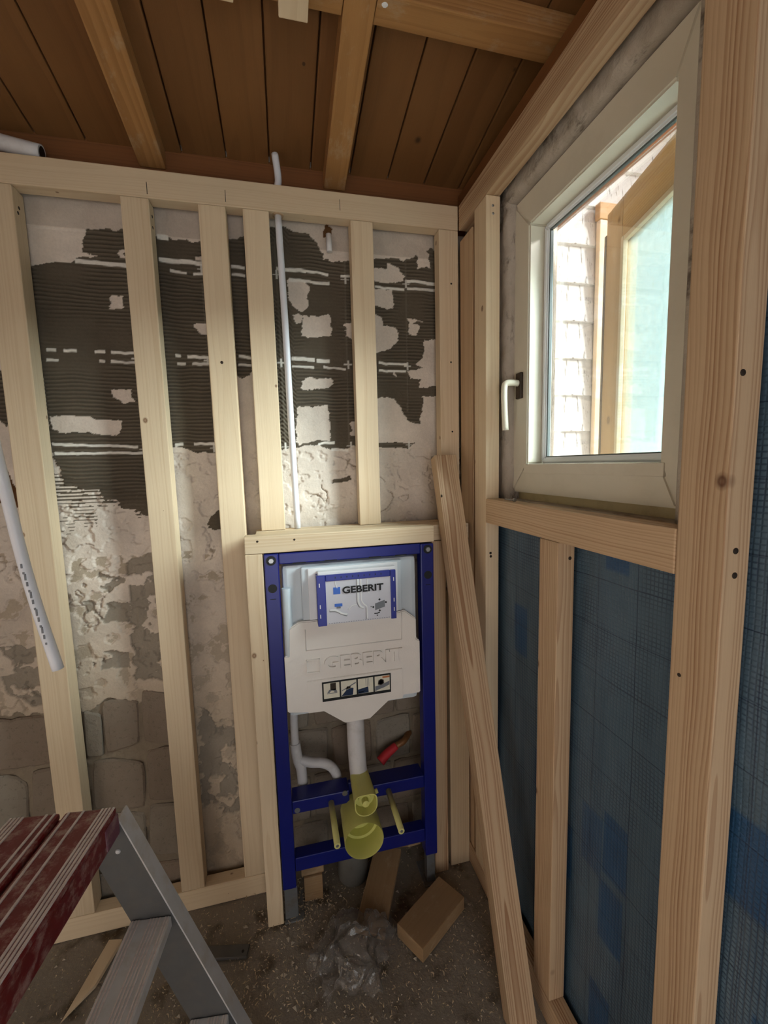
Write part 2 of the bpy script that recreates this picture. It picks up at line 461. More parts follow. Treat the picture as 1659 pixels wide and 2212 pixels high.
def text_obj(name, body, x, z, y, height, width, depth, mat, parent, bold=0.0):
    cu = bpy.data.curves.new(name, 'FONT'); cu.body = body; cu.size = 1.0; cu.extrude = 0.5; cu.offset = bold
    cu.resolution_u = 4
    o = bpy.data.objects.new('tmp', cu); COL.objects.link(o)
    me = bpy.data.meshes.new_from_object(o.evaluated_get(bpy.context.evaluated_depsgraph_get()))
    bpy.data.objects.remove(o)
    co = np.empty(len(me.vertices) * 3, 'f'); me.vertices.foreach_get('co', co); co = co.reshape(-1, 3)
    mn, mx = co.min(0), co.max(0); q = (co - mn) / np.maximum(mx - mn, 1e-6)
    out = np.stack([x + q[:, 0] * width, y - q[:, 2] * depth, z + q[:, 1] * height], 1)
    me.vertices.foreach_set('co', out.astype('f').ravel()); me.materials.clear(); me.update()
    return put(name, me, mat, parent)


def screws(parent, pts, normal, mat=SCREW, r=0.0042):
    for p in pts:
        lathe('screw', [(0.0001, 0.0012), (r * 0.5, 0.0012), (r, 0.0004), (r, -0.002)], p, normal, mat, parent, n=10)


# ---------------------------------------------------------------- the setting: floor, walls, ceiling
XB0, XB1 = -1.65, 0.80
SL = math.tan(math.radians(9))
zc = lambda y: 2.29 + SL * (1.40 - y)


def grid_obj(name, nx, ny, fn, mat, parent=None, smooth=True, colors=None):
    U, Vv = np.meshgrid(np.linspace(0, 1, nx), np.linspace(0, 1, ny))
    P = fn(U, Vv).reshape(-1, 3).astype('f')
    idx = np.arange(nx * ny).reshape(ny, nx)
    q = np.stack([idx[:-1, :-1], idx[:-1, 1:], idx[1:, 1:], idx[1:, :-1]], -1).reshape(-1, 4).astype('i')
    me = bpy.data.meshes.new(name)
    me.vertices.add(len(P)); me.vertices.foreach_set('co', P.ravel())
    me.loops.add(q.size); me.loops.foreach_set('vertex_index', q.ravel())
    me.polygons.add(len(q)); me.polygons.foreach_set('loop_start', np.arange(0, q.size, 4, dtype='i'))
    me.polygons.foreach_set('use_smooth', np.ones(len(q), bool) if smooth else np.zeros(len(q), bool))
    me.update(calc_edges=True)
    if colors is not None:
        ca = me.color_attributes.new('Col', 'FLOAT_COLOR', 'POINT')
        ca.data.foreach_set('color', colors.reshape(-1, 4).astype('f').ravel())
    me.validate()
    return put(name, me, mat, parent)


def vnoise(x, y, seed=0):
    """smooth value noise in numpy, range 0..1"""
    xi = np.floor(x).astype(np.int64); yi = np.floor(y).astype(np.int64)
    fx = x - xi; fy = y - yi
    fx = fx * fx * (3 - 2 * fx); fy = fy * fy * (3 - 2 * fy)

    def h(a, b):
        n = (a * 374761393 + b * 668265263 + seed * 1442695041) & 0xFFFFFFFF
        n = ((n ^ (n >> 13)) * 1274126177) & 0xFFFFFFFF
        return ((n ^ (n >> 16)) & 0xFFFF) / 65535.0
    return (h(xi, yi) * (1 - fx) + h(xi + 1, yi) * fx) * (1 - fy) + (h(xi, yi + 1) * (1 - fx) + h(xi + 1, yi + 1) * fx) * fy


def fbm(x, y, oct=4, seed=0):
    s = 0; a = 0.5; t = 0
    for i in range(oct):
        s = s + a * vnoise(x * 2 ** i, y * 2 ** i, seed + i); t += a; a *= 0.5
    return s / t


def floor_fn(U, V):
    x = -1.65 + U * 2.3; y = -1.6 + V * 3.05
    z = (fbm(x * 6, y * 6, 4, 3) - 0.5) * 0.008 - 0.003
    return np.stack([x, y, z], -1)


fl = grid_obj('floor', 160, 210, floor_fn, FLOORM)
tag(fl, 'dusty grey concrete floor strewn with sawdust', None, 'structure')

# back wall: stripped of its tiles, dark adhesive with trowel ridges, white plaster scars, bare blocks low down
DARK=[[[-625,1953],[-587,1963],[-529,1971],[-520,1981],[-469,1990],[-502,1998],[-502,2016],[-488,2055],[-377,2065],[-376,1972],[-375,1762],[-373,1453],[-379,1263],[-425,1271],[-424,1281],[-469,1293],[-476,1314],[-512,1321],[-523,1346],[-567,1351],[-608,1369],[-632,1472],[-631,1614],[-641,1752],[-637,1948]],[[-334,2048],[-283,2051],[-249,2049],[-179,2051],[-183,1991],[-179,1769],[-175,1470],[-176,1449],[-250,1450],[-278,1461],[-339,1467],[-337,1617],[-333,1952]],[[-131,2062],[-63,2077],[-59,1723],[-86,1681],[-107,1668],[-131,1685],[-138,1966]],[[-760,1685],[-721,1677],[-719,1604],[-722,1525],[-744,1544],[-774,1558]],[[-19,2099],[32,2114],[52,2103],[113,2097],[133,2074],[148,2055],[152,2031],[183,2025],[254,2033],[254,1868],[258,1473],[161,1446],[106,1469],[41,1459],[-13,1455],[-17,1572],[-18,1829],[-18,2027]],[[293,2047],[332,2045],[377,2054],[412,2043],[506,2090],[535,2061],[532,1808],[475,1805],[468,1742],[440,1724],[470,1717],[416,1704],[422,1682],[458,1677],[460,1663],[454,1647],[524,1659],[524,1625],[463,1621],[468,1601],[455,1533],[419,1536],[396,1573],[373,1612],[326,1620],[291,1611],[290,1753],[290,1948]],[[-224,1255],[-208,1270],[-178,1266],[-181,1212],[-234,1215]],[[154,1352],[214,1367],[214,1350],[154,1343]],[[298,1470],[430,1470],[411,1450],[298,1454]]]
WHITE=[[[-444,1885],[-409,1889],[-414,1854],[-454,1850]],[[-462,1630],[-415,1633],[-412,1594],[-443,1594],[-462,1611]],[[-624,1558],[-543,1558],[-509,1550],[-439,1543],[-458,1504],[-547,1512],[-603,1512],[-622,1529]],[[-414,2012],[-398,2016],[-401,1988],[-413,1992]],[[-215,2005],[-187,2010],[-188,1993],[-214,1996]],[[-233,1825],[-195,1822],[-192,1791],[-223,1797],[-229,1816]],[[42,1963],[81,1965],[111,1947],[100,1926],[101,1891],[79,1869],[51,1888],[42,1903],[39,1947]],[[50,1858],[71,1866],[81,1857],[77,1839],[62,1835]],[[84,1859],[169,1866],[169,1807],[126,1797],[78,1798],[77,1828]],[[209,1840],[248,1847],[246,1799],[213,1808]],[[67,1667],[78,1675],[167,1672],[166,1653],[152,1642],[71,1638]],[[54,1577],[63,1585],[147,1591],[153,1523],[151,1480],[107,1480],[47,1467],[44,1529]],[[220,1539],[249,1537],[247,1489],[219,1495]],[[297,2009],[354,2018],[357,2034],[391,2023],[411,1998],[410,1983],[376,1975],[296,1977]],[[296,1954],[369,1954],[368,1906],[377,1896],[351,1894],[294,1907]],[[294,1881],[333,1867],[338,1846],[375,1839],[386,1824],[383,1799],[365,1777],[347,1765],[290,1755]],[[417,1871],[470,1863],[437,1856],[458,1846],[454,1829],[442,1815],[418,1817],[425,1839]],[[453,2070],[488,2078],[499,2031],[455,2025]],[[363,1689],[375,1698],[374,1684]]]
GREY=[[[-553,1103],[-524,1085],[-488,1092],[-479,1066],[-518,1054],[-527,1048],[-544,1057],[-559,1084]],[[-591,1021],[-565,1023],[-549,1006],[-521,1014],[-473,998],[-475,951],[-553,955],[-568,988],[-594,985]],[[-580,859],[-517,856],[-478,835],[-489,805],[-544,802],[-584,813]],[[-466,1132],[-387,1156],[-390,937],[-395,753],[-470,764],[-475,925]],[[-821,901],[-763,909],[-708,876],[-720,718],[-757,724],[-811,774],[-831,817]],[[-305,650],[-272,621],[-255,561],[-188,561],[-202,251],[-321,279]]]
STAIN=[[[-781,1418],[-743,1403],[-739,1371],[-714,1342],[-722,1305],[-753,1311],[-790,1331]],[[153,2125],[172,2129],[187,2113],[178,2088],[160,2091]]]
BLOCKS=[[[-573,704],[-539,711],[-471,693],[-480,551],[-573,535],[-574,618]],[[-622,686],[-577,667],[-582,531],[-627,534]],[[-463,720],[-444,728],[-379,706],[-373,531],[-467,554]],[[-615,521],[-546,516],[-473,487],[-480,333],[-626,355]],[[-463,525],[-402,530],[-375,508],[-377,339],[-470,354]],[[-627,344],[-482,322],[-491,153],[-636,185]],[[-471,343],[-378,328],[-381,148],[-480,168]],[[-892,700],[-811,691],[-714,690],[-712,535],[-777,532],[-910,543]],[[-912,527],[-817,516],[-787,480],[-802,335],[-930,366]],[[-774,520],[-704,522],[-706,318],[-789,332]]]
VERT=[[[-394,1966],[-390,1418]],[[-201,1938],[-198,1454]],[[10,2078],[9,1454]],[[218,2026],[212,1462]],[[415,2046],[413,1573]]]
LINES=[[8,-525,1972,-394,1970],[8,-314,2053,-283,2052],[8,-314,1993,-184,1990],[5,-616,1737,-591,1737],[5,-575,1736,-541,1736],[5,-497,1733,-471,1734],[5,-455,1733,-391,1733],[5,-617,1710,-588,1710],[5,-488,1708,-473,1707],[5,-458,1708,-393,1706],[5,-627,1481,-409,1468],[5,-625,1455,-387,1450],[5,-285,1965,-242,1961],[5,-225,1960,-190,1962],[5,-289,1730,-275,1730],[5,-256,1729,-192,1726],[5,-286,1707,-262,1708],[5,-246,1708,-193,1708],[5,-310,1474,-286,1474],[5,-257,1476,-189,1474],[5,-119,1989,-81,1987],[5,-118,1967,-82,1966],[5,-113,1734,-79,1730],[5,-115,1709,-77,1708],[7,11,1992,98,1991],[7,45,1963,170,1960],[7,41,1732,112,1729],[7,118,1729,161,1727],[7,419,1986,528,1981],[5,98,1991,166,1986],[5,203,1986,242,1989],[5,42,1709,111,1706],[5,138,1708,209,1705],[5,112,1469,167,1474],[5,155,1452,211,1448],[5,313,1960,410,1956],[5,419,1962,528,1961],[5,317,1726,411,1724],[5,317,1702,410,1701]]


def inpoly(X, Z, poly):
    p = np.array(poly) / 1000.0
    m = np.zeros(X.shape, bool)
    x0, x1, z0, z1 = p[:, 0].min() - .02, p[:, 0].max() + .02, p[:, 1].min() - .02, p[:, 1].max() + .02
    sel = (X > x0) & (X < x1) & (Z > z0) & (Z < z1)
    xs, zs = X[sel], Z[sel]; r = np.zeros(xs.shape, bool)
    for i in range(len(p)):
        a, b = p[i], p[i - 1]
        c = ((a[1] > zs) != (b[1] > zs)) & (xs < (b[0] - a[0]) * (zs - a[1]) / (b[1] - a[1] + 1e-9) + a[0])
        r ^= c
    m[sel] = r
    return m


WX0, WX1, WZ0, WZ1 = -0.98, 0.66, -0.01, 2.135
NX, NZ = 560, 900
Ug, Vg = np.meshgrid(np.linspace(0, 1, NX), np.linspace(0, 1, NZ))
Xg = WX0 + Ug * (WX1 - WX0); Zg = WZ0 + Vg * (WZ1 - WZ0)
jx = Xg + (fbm(Xg * 55, Zg * 90, 3, 11) - .5) * 0.018
jz = Zg + (fbm(Xg * 60, Zg * 60, 3, 12) - .5) * 0.012
dark = np.zeros(Xg.shape, bool)
for p in DARK: dark |= inpoly(jx, jz, p)
for p in WHITE: dark &= ~inpoly(jx, jz, p)
ph_w = Zg * 2 * math.pi / 0.0105 + (fbm(Xg * 9, Zg * 9, 3, 5) - .5) * 9.0
tilt = (Xg > 0.0) & (Xg < 0.052)
ph = np.where(tilt, (Zg + (Xg - .02) * 1.1) * 2 * math.pi / 0.014, ph_w)
ridge = np.sin(ph) * np.clip((fbm(Xg * 7, Zg * 8, 3, 15) - .34) * 5, .12, 1.0)
# trowel streaks left on the plaster under the large dark field
zt = 1.385 - (Xg + .62) * 0.30
st = (Xg > -.64) & (Xg < -.36) & (Zg > 1.22) & (Zg < zt + .01) & (ridge > (-0.15 + (zt - Zg) * 9 + (fbm(Xg * 40, Zg * 40, 3, 8) - .5) * 1.8))
white_line = np.zeros(Xg.shape)
for w, ax, az, bx, bz in LINES:
    ax, az, bx, bz = ax / 1e3, az / 1e3, bx / 1e3, bz / 1e3
    t = np.clip((Xg - ax) / (bx - ax), 0, 1)
    d = np.abs(Zg - (az + (bz - az) * t) + (fbm(Xg * 38, Zg * 0 + w, 2, 21) - .5) * .005)
    hw = w * 0.00052 * (.55 + .9 * fbm(Xg * 24, Zg * 24, 2, 23))
    white_line = np.maximum(white_line, np.clip(1.2 - (d - hw) / .0016, 0, 1) * ((Xg > ax) & (Xg < bx)))
vline = np.zeros(Xg.shape)
for (ax, az), (bx, bz) in VERT:
    t = np.clip((Zg - az / 1e3) / ((bz - az) / 1e3), 0, 1)
    d = np.abs(Xg - (ax + (bx - ax) * t) / 1e3)
    inside = (Zg < az / 1e3) & (Zg > bz / 1e3)
    vline = np.maximum(vline, np.where(inside, np.clip(1 - d / 0.005, 0, 1), 0))
    for zc_ in (1.975, 1.718, 1.462):
        xc = ax / 1e3
        cr = ((np.abs(Zg - zc_) < .0022) & (np.abs(Xg - xc) < .013)) | ((np.abs(Xg - xc) < .0022) & (np.abs(Zg - zc_) < .013))
        white_line = np.maximum(white_line, cr * .8)
joint = np.zeros(Xg.shape, bool)
for zj in (1.975, 1.718, 1.462): joint |= (np.abs(Zg - zj) < 0.012)
grey = np.zeros(Xg.shape, bool)
jx2 = Xg + (fbm(Xg * 40, Zg * 40, 4, 31) - .5) * 0.035; jz2 = Zg + (fbm(Xg * 40, Zg * 40, 4, 32) - .5) * 0.03
for p in GREY: grey |= inpoly(jx2, jz2, p)
grey &= fbm(Xg * 22, Zg * 26, 4, 36) > .40
stain = np.zeros(Xg.shape, bool)
for p in STAIN: stain |= inpoly(jx2, jz2, p)
rawz = np.where(Xg < -.36, .70, np.where(Xg < -.2, .16, .62)) + (fbm(Xg * 12, Zg * 4, 4, 41) - .5) * .12
raw = (Zg < rawz) & ~((Xg > -.36) & (Xg < -.09))
raw |= (Zg < .72) & (Xg > -.09) & (Xg < .66)
H = (fbm(Xg * 18, Zg * 18, 4, 51) - .5) * 0.006
H = H + np.where(Zg > 2.05, 0.004, 0)                       # upper plaster band stands a little proud
H = np.where(dark & ~joint, H * .4 + 0.0022 * ridge + 0.0010, H)
H = np.where(dark & joint, H * .3 - 0.0005, H)
H = H + vline * dark * 0.002
scar = fbm(Xg * 30, Zg * 30, 5, 61)
H = np.where(~dark & (Zg < 1.45) & (scar > .56), H - 0.004, H)
crack = (np.abs(fbm(Xg * 7 + 3, Zg * 7, 4, 71) - .5) < 0.005) & (fbm(Xg * 5, Zg * 5, 2, 75) > .5)
H = np.where(~dark & (Zg < 1.42) & crack, H - 0.006, H)
H = np.where(grey, H - 0.005, H)
H = np.where(raw, -0.004 + (fbm(Xg * 25, Zg * 25, 4, 81) - .5) * 0.016, H)
C = np.ones(Xg.shape + (4,))
L = lambda *c: np.array(lin(*c)[:3])
base = L(216, 204, 192)[None, None] * np.ones(Xg.shape + (3,))
low = np.clip((1.15 - Zg) / .5, 0, 1)[..., None]
base = base * (1 - low) + L(190, 174, 154) * low
base = np.where((Zg > 2.055)[..., None], L(196, 184, 172), base)  # band under the plate darkened, its shade put into the colour
blot = fbm(Xg * 8, Zg * 8, 4, 91)[..., None]
base = base * (0.78 + .4 * blot)
base = np.where((crack & (Zg < 1.42) & (blot[..., 0] > .5))[..., None], L(176, 160, 142), base)
base = np.where(((scar > .64) & (Zg < 1.15))[..., None], L(176, 162, 144), base)
base = np.where(grey[..., None], L(148, 138, 125) * (.8 + .4 * blot), base)
dk = L(102, 93, 80) * (0.78 + .45 * blot) * (0.80 + 0.24 * ridge[..., None])
base = np.where(dark[..., None], dk, base)
base = np.where((dark & (vline > .5))[..., None], L(104, 96, 84), base)
base = np.where(st[..., None], L(88, 79, 67), base)
wl = (white_line * (Zg > 1.4))[..., None]
base = base * (1 - wl) + L(226, 222, 214) * wl
base = np.where((stain & ~dark)[..., None], L(92, 62, 36), base)
base = np.where(raw[..., None], L(138, 126, 110) * (.75 + .5 * blot), base)
C[..., :3] = base
wb = grid_obj('wall_back', NX, NZ, lambda U, V: np.stack([Xg, 1.383 - H, Zg], -1), WALLM, colors=C)
tag(wb, 'stripped back wall with dark tile adhesive, white plaster scars and bare blocks', None, 'structure')


def block(poly, tone=0):
    p = [Vector((x / 1e3, z / 1e3)) for x, z in poly]
    c = sum(p, Vector((0, 0))) / len(p)
    ring = []
    n = len(p)
    for i in range(n):                      # soften the outline: corner cut + midpoints
        a, b, d = p[i - 1], p[i], p[(i + 1) % n]
        ring += [b.lerp(a, .18), b.lerp(c, .05), b.lerp(d, .18)]
    ring = [c + (q - c) * (0.985 + .02 * random.random()) for q in ring]
    m = len(ring)
    V, F = [], []
    for s_, yy in ((1.0, 1.40), (1.0, 1.384), (0.93, 1.3795), (0.6, 1.378)):
        for q in ring:
            w = c + (q - c) * s_
            V.append((w.x - c.x, yy - 1.383 + (random.random() - .5) * .0015, w.y - c.y))
    for r in range(3):
        for j in range(m): F.append((r * m + j, r * m + (j + 1) % m, (r + 1) * m + (j + 1) % m, (r + 1) * m + j))
    F.append(tuple(range(3 * m, 4 * m)))
    return put('block', mesh_from('block', V, F), BLOCKM, wb, Matrix.Translation((c.x, 1.383, c.y)))


for p in BLOCKS: block(p)
for z0, z1, xs in ((.010, .165, (-40, 95, 250, 395, 560)), (.180, .335, (-60, 40, 190, 330, 470, 610)), (.350, .505, (-40, 110, 265, 400, 560)), (.520, .675, (-60, 50, 200, 345, 480, 610))):
    for a, b in zip(xs, xs[1:]):
        k = lambda: random.randint(-6, 6)
        block([(a + 7 + k(), z1 * 1000 + k()), (b - 7 + k(), z1 * 1000 + k()), (b - 7 + k(), z0 * 1000 + k()), (a + 7 + k(), z0 * 1000 + k())])
for a, b, z0, z1 in ((-930, -800, 170, 320), (-790, -700, 150, 300), (-640, -490, 10, 140), (-480, -375, 10, 135), (-930, -790, 10, 150), (-780, -650, 10, 140)):
    block([(a, z1), (b, z1 - 6), (b - 4, z0), (a + 5, z0 + 6)])
tag(abox('wall_back_core', XB0, 0.8, 1.402, 1.52, -0.05, 3.0, MAROON, wb, bev=0))
abox('wall_back_plaster', XB0, -0.975, 1.375, 1.41, -0.01, 2.13, plain('plain_wall_plaster', lin(196, 182, 166), 0.85, var=0.15, bump=0.3, bscale=40), wb, bev=0)

# right wall with the window opening (Y 0.575..1.145, Z 1.285..2.115)
wr = empty('wall_right', (0.70, 0, 0), 'right wall of rough grey plaster around the window', None, kind='structure')
abox('wall_below_window', .635, .80, -1.6, 1.52, -0.05, 1.285, PLAS, wr, bev=0)
abox('wall_above_window', .635, .80, -1.6, 1.52, 2.115, 2.262, PLAS, wr, bev=0)
abox('wall_gable', .801, .86, -1.75, 1.52, 2.1, 3.0, BROWNB, wr, bev=0)
abox('wall_beside_corner', .635, .80, 1.145, 1.52, 1.285, 2.115, PLAS, wr, bev=0)
abox('wall_beside_camera', .635, .80, -1.6, .575, 1.285, 2.115, PLAS, wr, bev=0)


def reveal(name, fn, nu=90, nv=10):
    V, F = [], []
    for i in range(nu):
        for j in range(nv):
            p, nrm = fn(i / (nu - 1), j / (nv - 1))
            d = (mnoise.noise(Vector(p) * 30) * .006 + mnoise.noise(Vector(p) * 90) * .0025)
            V.append(Vector(p) + Vector(nrm) * d)
    for i in range(nu - 1):
        for j in range(nv - 1):
            F.append((i * nv + j, i * nv + j + 1, (i + 1) * nv + j + 1, (i + 1) * nv + j))
    return put(name, mesh_from(name, V, F, True), PLAS, wr)


def round_prof(t):
    # from the wall face, round the corner and into the opening: returns (depth into wall, towards opening)
    a = min(1, max(0, (t - .45) / .4)) * math.pi / 2
    if t < .45: return (0.0, -0.05 + t / .45 * .05), (0, 0)
    if t < .85: return (0.016 - 0.016 * math.cos(a), 0.018 * math.sin(a)), (0, 0)
    return (0.016 + (t - .85) / .15 * .03, 0.018), (0, 0)


def rev_left(u, t):
    (d, w), _ = round_prof(t); return (.628 + d, 1.135 - w, 1.27 + u * .87), (-1, -.5, 0)


def rev_top(u, t):
    (d, w), _ = round_prof(t); return (.628 + d, .55 + u * .62, 2.108 - w), (-1, 0, -.5)


reveal('plaster_edge', rev_left); reveal('plaster_edge', rev_top)
abox('rubble_ledge', .615, .70, .57, 1.15, 1.255, 1.290, PLAS, wr, bev=.006)

# left wall and the unseen rear wall, its opening added for the fill lamp
tag(abox('wall_left', -1.75, -1.65, -1.7, 1.52, -0.05, 3.0, plain('left_plaster', lin(190, 178, 164), .85, var=.1, bump=.3), None, bev=0), 'plain plastered left wall', None, 'structure')
wk = empty('wall_rear', (0, -1.6, 0), 'unseen rear wall with an opening added for the fill light', None, kind='structure')
RP = plain('rear_plaster', lin(190, 178, 164), .85, var=.1, bump=.3)
abox('wall_panel', -1.65, -.45, -1.70, -1.60, -0.05, 3.0, RP, wk, bev=0)
abox('wall_panel', .62, .80, -1.70, -1.60, -0.05, 3.0, RP, wk, bev=0)
abox('lintel', -.45, .62, -1.70, -1.60, 2.15, 3.0, RP, wk, bev=0)

# ceiling: sloping tongue-and-groove boards
ce = empty('ceiling', (0, 0, 2.5), 'sloping ceiling of dark brown tongue-and-groove boards', None, kind='structure')
Y0c, Y1c = -1.75, 1.455
bx = [-1.67 + .0]
seam = [0.006 + .12 * i for i in range(-14, 9)]
for a, b in zip(seam, seam[1:]):
    dz = random.uniform(0, .0025)
    beam('ceiling_board', ((a + b) / 2, Y0c, zc(Y0c) + .010 + dz), ((a + b) / 2, Y1c, zc(Y1c) + .010 + dz), (1, 0, 0), .1165, .020, OLDW, ce, bev=.004)
beam('light_block_backing', (-.45, Y0c, zc(Y0c) + .034), (-.45, Y1c, zc(Y1c) + .034), (1, 0, 0), 2.7, .02, BROWNB, ce, bev=0)  # dark unseen backing added above the boards to block light at the seams

# old beams of the roof
rz = lambda y: 2.238 + SL * (1.40 - y)       # underside of the rafters
t1 = empty('trim_1', (0, 1.43, 2.2), 'old brown wall beam under the roof boards along the back wall', None, kind='structure')
abox('wall_beam', -1.65, .63, 1.40, 1.46, 2.10, 2.298, BROWNB, t1)
t2 = empty('trim_2', (.63, 0, 2.2), 'old brown wall beam above the window wall', None, kind='structure')
abox('wall_beam', .603, .634, -1.6, 1.40, 2.1905, 2.266, BROWNB, t2)


def rafter(x0, x1, label, y0=-1.6):
    xc = (x0 + x1) / 2
    o = beam('rafter', (xc, y0, rz(y0) + .028), (xc, 1.40, rz(1.40) + .028), (1, 0, 0), x1 - x0, .054, RAFT, None)
    return tag(o, label, 'rafter', group='old rafters under the roof boards')


r1 = rafter(-.345, -.278, 'old brown rafter crossing the ceiling boards at left')
r2 = rafter(.164, .228, 'old brown rafter crossing the ceiling near the pale hanging batten, joined by the crosspiece')
yc = .934
xb = beam('ceiling_crosspiece', (-.9, yc, rz(yc) + .028), (.605, yc, rz(yc) + .028), (0, 1, 0), .056, .052, RAFT, None)
# split the crosspiece so that it butts against the rafters
bpy.data.objects.remove(xb)
xb = beam('ceiling_crosspiece', (.229, yc + .004, rz(yc) + .0275), (.79, yc + .012, rz(yc) + .0275), (0, 1, 0), .062, .052, RAFT, None)
tag(xb, 'short old brown crosspiece from rafter to window wall', 'roof timber')
xb2 = beam('ceiling_crosspiece', (-.277, yc - .004, rz(yc) + .0275), (.163, yc, rz(yc) + .0275), (0, 1, 0), .062, .052, RAFT, None)
tag(xb2, 'old brown crosspiece between the two rafters behind the pale battens', 'roof timber')
screws(xb, [(.245, yc - .01, rz(yc - .01) + .0005)], (0, -.15, -1), WHITEP, .007)
screws(xb2, [(.125, yc - .01, rz(yc - .01) + .0005)], (0, -.15, -1), WHITEP, .007)

# new pale battens fixed under the crosspiece
for xa, xbb, yb, lab in ((.036, .093, .958, 'pale new batten end hanging beside the rafter crosspiece'), (-.104, -.047, .950, 'pale new batten end at the top edge, farther from the rafter')):
    b0 = beam('ceiling_batten', ((xa + xbb) / 2, -1.0, rz(-1.0) - .016), ((xa + xbb) / 2, yb, rz(yb) - .016), (1, 0, 0), xbb - xa, .028, PINE, None)
    tag(b0, lab, 'batten', group='new battens under the ceiling')

# ---------------------------------------------------------------- timber framing on the back wall
D = 1.32; DB = 1.362
fb = empty('stud_frame', (-.1, 1.34, 0), 'pale new timber stud frame standing along the stripped back wall', 'stud frame')
top = abox('top_plate', -1.60, .569, D, DB, 2.119, 2.190, PINE, fb)
studs = {}
for nm, x0, x1, z0, z1, y1 in (('a', -1.20, -1.13, .072, 2.118, DB), ('b', -.694, -.624, .072, 2.118, 1.372), ('c', -.381, -.312, .072, 2.118, 1.366), ('d', -.190, -.119, .072, 2.118, DB), ('e', -.074, -.003, 1.209, 2.118, DB), ('f', .229, .297, 1.209, 2.118, DB), ('g', .505, .569, .072, 2.118, DB)):
    studs[nm] = abox('stud', x0, x1, D, y1, z0, z1, PINE, fb)
abox('bottom_plate', -1.60, -.125, D, DB, 0.0, .071, PINE, fb)
abox('bottom_plate', .44, .569, D, DB, 0.0, .071, PINE, fb)
screws(studs['b'], [(-.6238, 1.345, 2.075), (-.6238, 1.338, 2.06)], (1, 0, 0))
screws(studs['c'], [(-.3118, 1.343, 2.085), (-.3118, 1.340, 2.055)], (1, 0, 0))
screws(studs['d'], [(-.155, 1.3198, 1.70)], (0, -1, 0))
screws(studs['g'], [(.545, 1.3198, 1.96), (.542, 1.3198, 1.72), (.520, 1.3198, 1.25), (.545, 1.3198, 1.5)], (0, -1, 0), r=.003)
for xx, zz in ((-.314, 2.128), (-.117, 2.13), (.2, 2.14)):      # pencil marks on the plate
    abox('pencil_mark', xx - .0007, xx + .0007, D - .0004, D + .001, zz, zz + .03, BLK, top, bev=0)

# boxed framing around the toilet module
fx = empty('box_frame', (.2, 1.25, 0), 'pale timber box frame boxing in the blue toilet module', 'box frame')
bf = abox('front_rail', -.115, .435, 1.204, 1.246, 1.162, 1.211, PINE, fx, axis='x')
abox('shelf_rail', -.09, .568, 1.248, 1.318, 1.157, 1.2065, PINE, fx, axis='x')
abox('shelf_rail', -.09, .504, 1.3195, 1.362, 1.157, 1.208, PINE, fx, axis='x')
pl = abox('post', -.116, -.069, 1.205, 1.246, 0.0, 1.161, PINE, fx)
pr = abox('post', .438, .486, 1.240, 1.300, 0.0, 1.156, PINEG, fx)
abox('post', .500, .5695, 1.252, 1.312, 0.0, 1.156, PINE, fx)
screws(bf, [(.02, 1.2038, 1.196), (-.08, 1.2038, 1.197)], (0, -1, 0), r=.003)

# ---------------------------------------------------------------- timber framing on the window wall
fr = empty('window_stud_frame', (.59, .6, 0), 'new timber stud frame around the window on the right wall', 'stud frame')
XR, XK = .570, .612
abox('top_plate', XR, XK, -1.55, 1.318, 2.117, 2.189, PINEG, fr)
abox('corner_stud', XR + .004, XK, 1.228, 1.318, .072, 2.085, PINEG, fr)
js = abox('stud', XR, XK, 1.132, 1.206, .072, 2.116, PINE, fr)
sill = abox('sill_rail', XR - .001, XK - .002, .5125, 1.131, 1.222, 1.2925, PINEG, fr)
us = abox('stud', XR, XK, .794, .862, .072, 1.221, PINEG, fr)
big = abox('stud', XR - .0005, .614, .440, .5115, .072, 2.116, PINEG, fr)
abox('stud', XR, XK, -.35, -.28, .072, 2.116, PINEG, fr)
abox('bottom_plate', XR, XK, -1.55, 1.318, 0.0, .071, PINEG, fr)
screws(big, [(.589, .4397, 1.271), (.590, .4397, 1.237), (.581, .4397, 1.505)], (0, -1, 0), r=.0045)
screws(big, [(XR - .0008, .495, 1.07)], (-1, 0, 0), r=.003)
screws(js, [(.59, 1.1318, 2.09), (.591, 1.1318, 2.07)], (0, -1, 0), STEEL, r=.0035)
screws(js, [(.585, 1.1318, 1.13), (.586, 1.1318, 1.12)], (0, -1, 0), r=.004)
screws(us, [(.60, .7938, 1.185)], (0, -1, 0), r=.004)

# blue reinforced membrane behind the studs
def memb(y0, y1, z0, z1, seed):
    def f(U, V):
        y = y0 + U * (y1 - y0); z = z0 + V * (z1 - z0)
        d = (fbm(y * 5 + seed, z * 2.2, 3, seed) - .5) * .012 + (fbm(y * 30, z * 6, 3, seed + 3) - .5) * .004
        return np.stack([.6245 + d * .9, y, z], -1)
    return f


mb = empty('membrane', (.62, .5, 0), 'blue reinforced plastic membrane stretched behind the studs of the window wall', 'membrane')
grid_obj('sheet', 120, 160, memb(.50, 1.30, .02, 1.262, 4), MEMB, mb)
grid_obj('sheet', 200, 200, memb(-1.55, .50, .02, 2.20, 9), MEMB, mb)

# ---------------------------------------------------------------- window
wn = empty('window_1', (.68, .85, 1.3), 'cream plastic tilt window with clear glass in the right wall', None, kind='structure')
SY0, SY1, SZ0, SZ1 = .585, 1.122, 1.311, 2.088      # sash outer
GY0, GY1, GZ0, GZ1 = .626, 1.048, 1.391, 2.006      # sash inner
SX0, SX1 = .650, .715


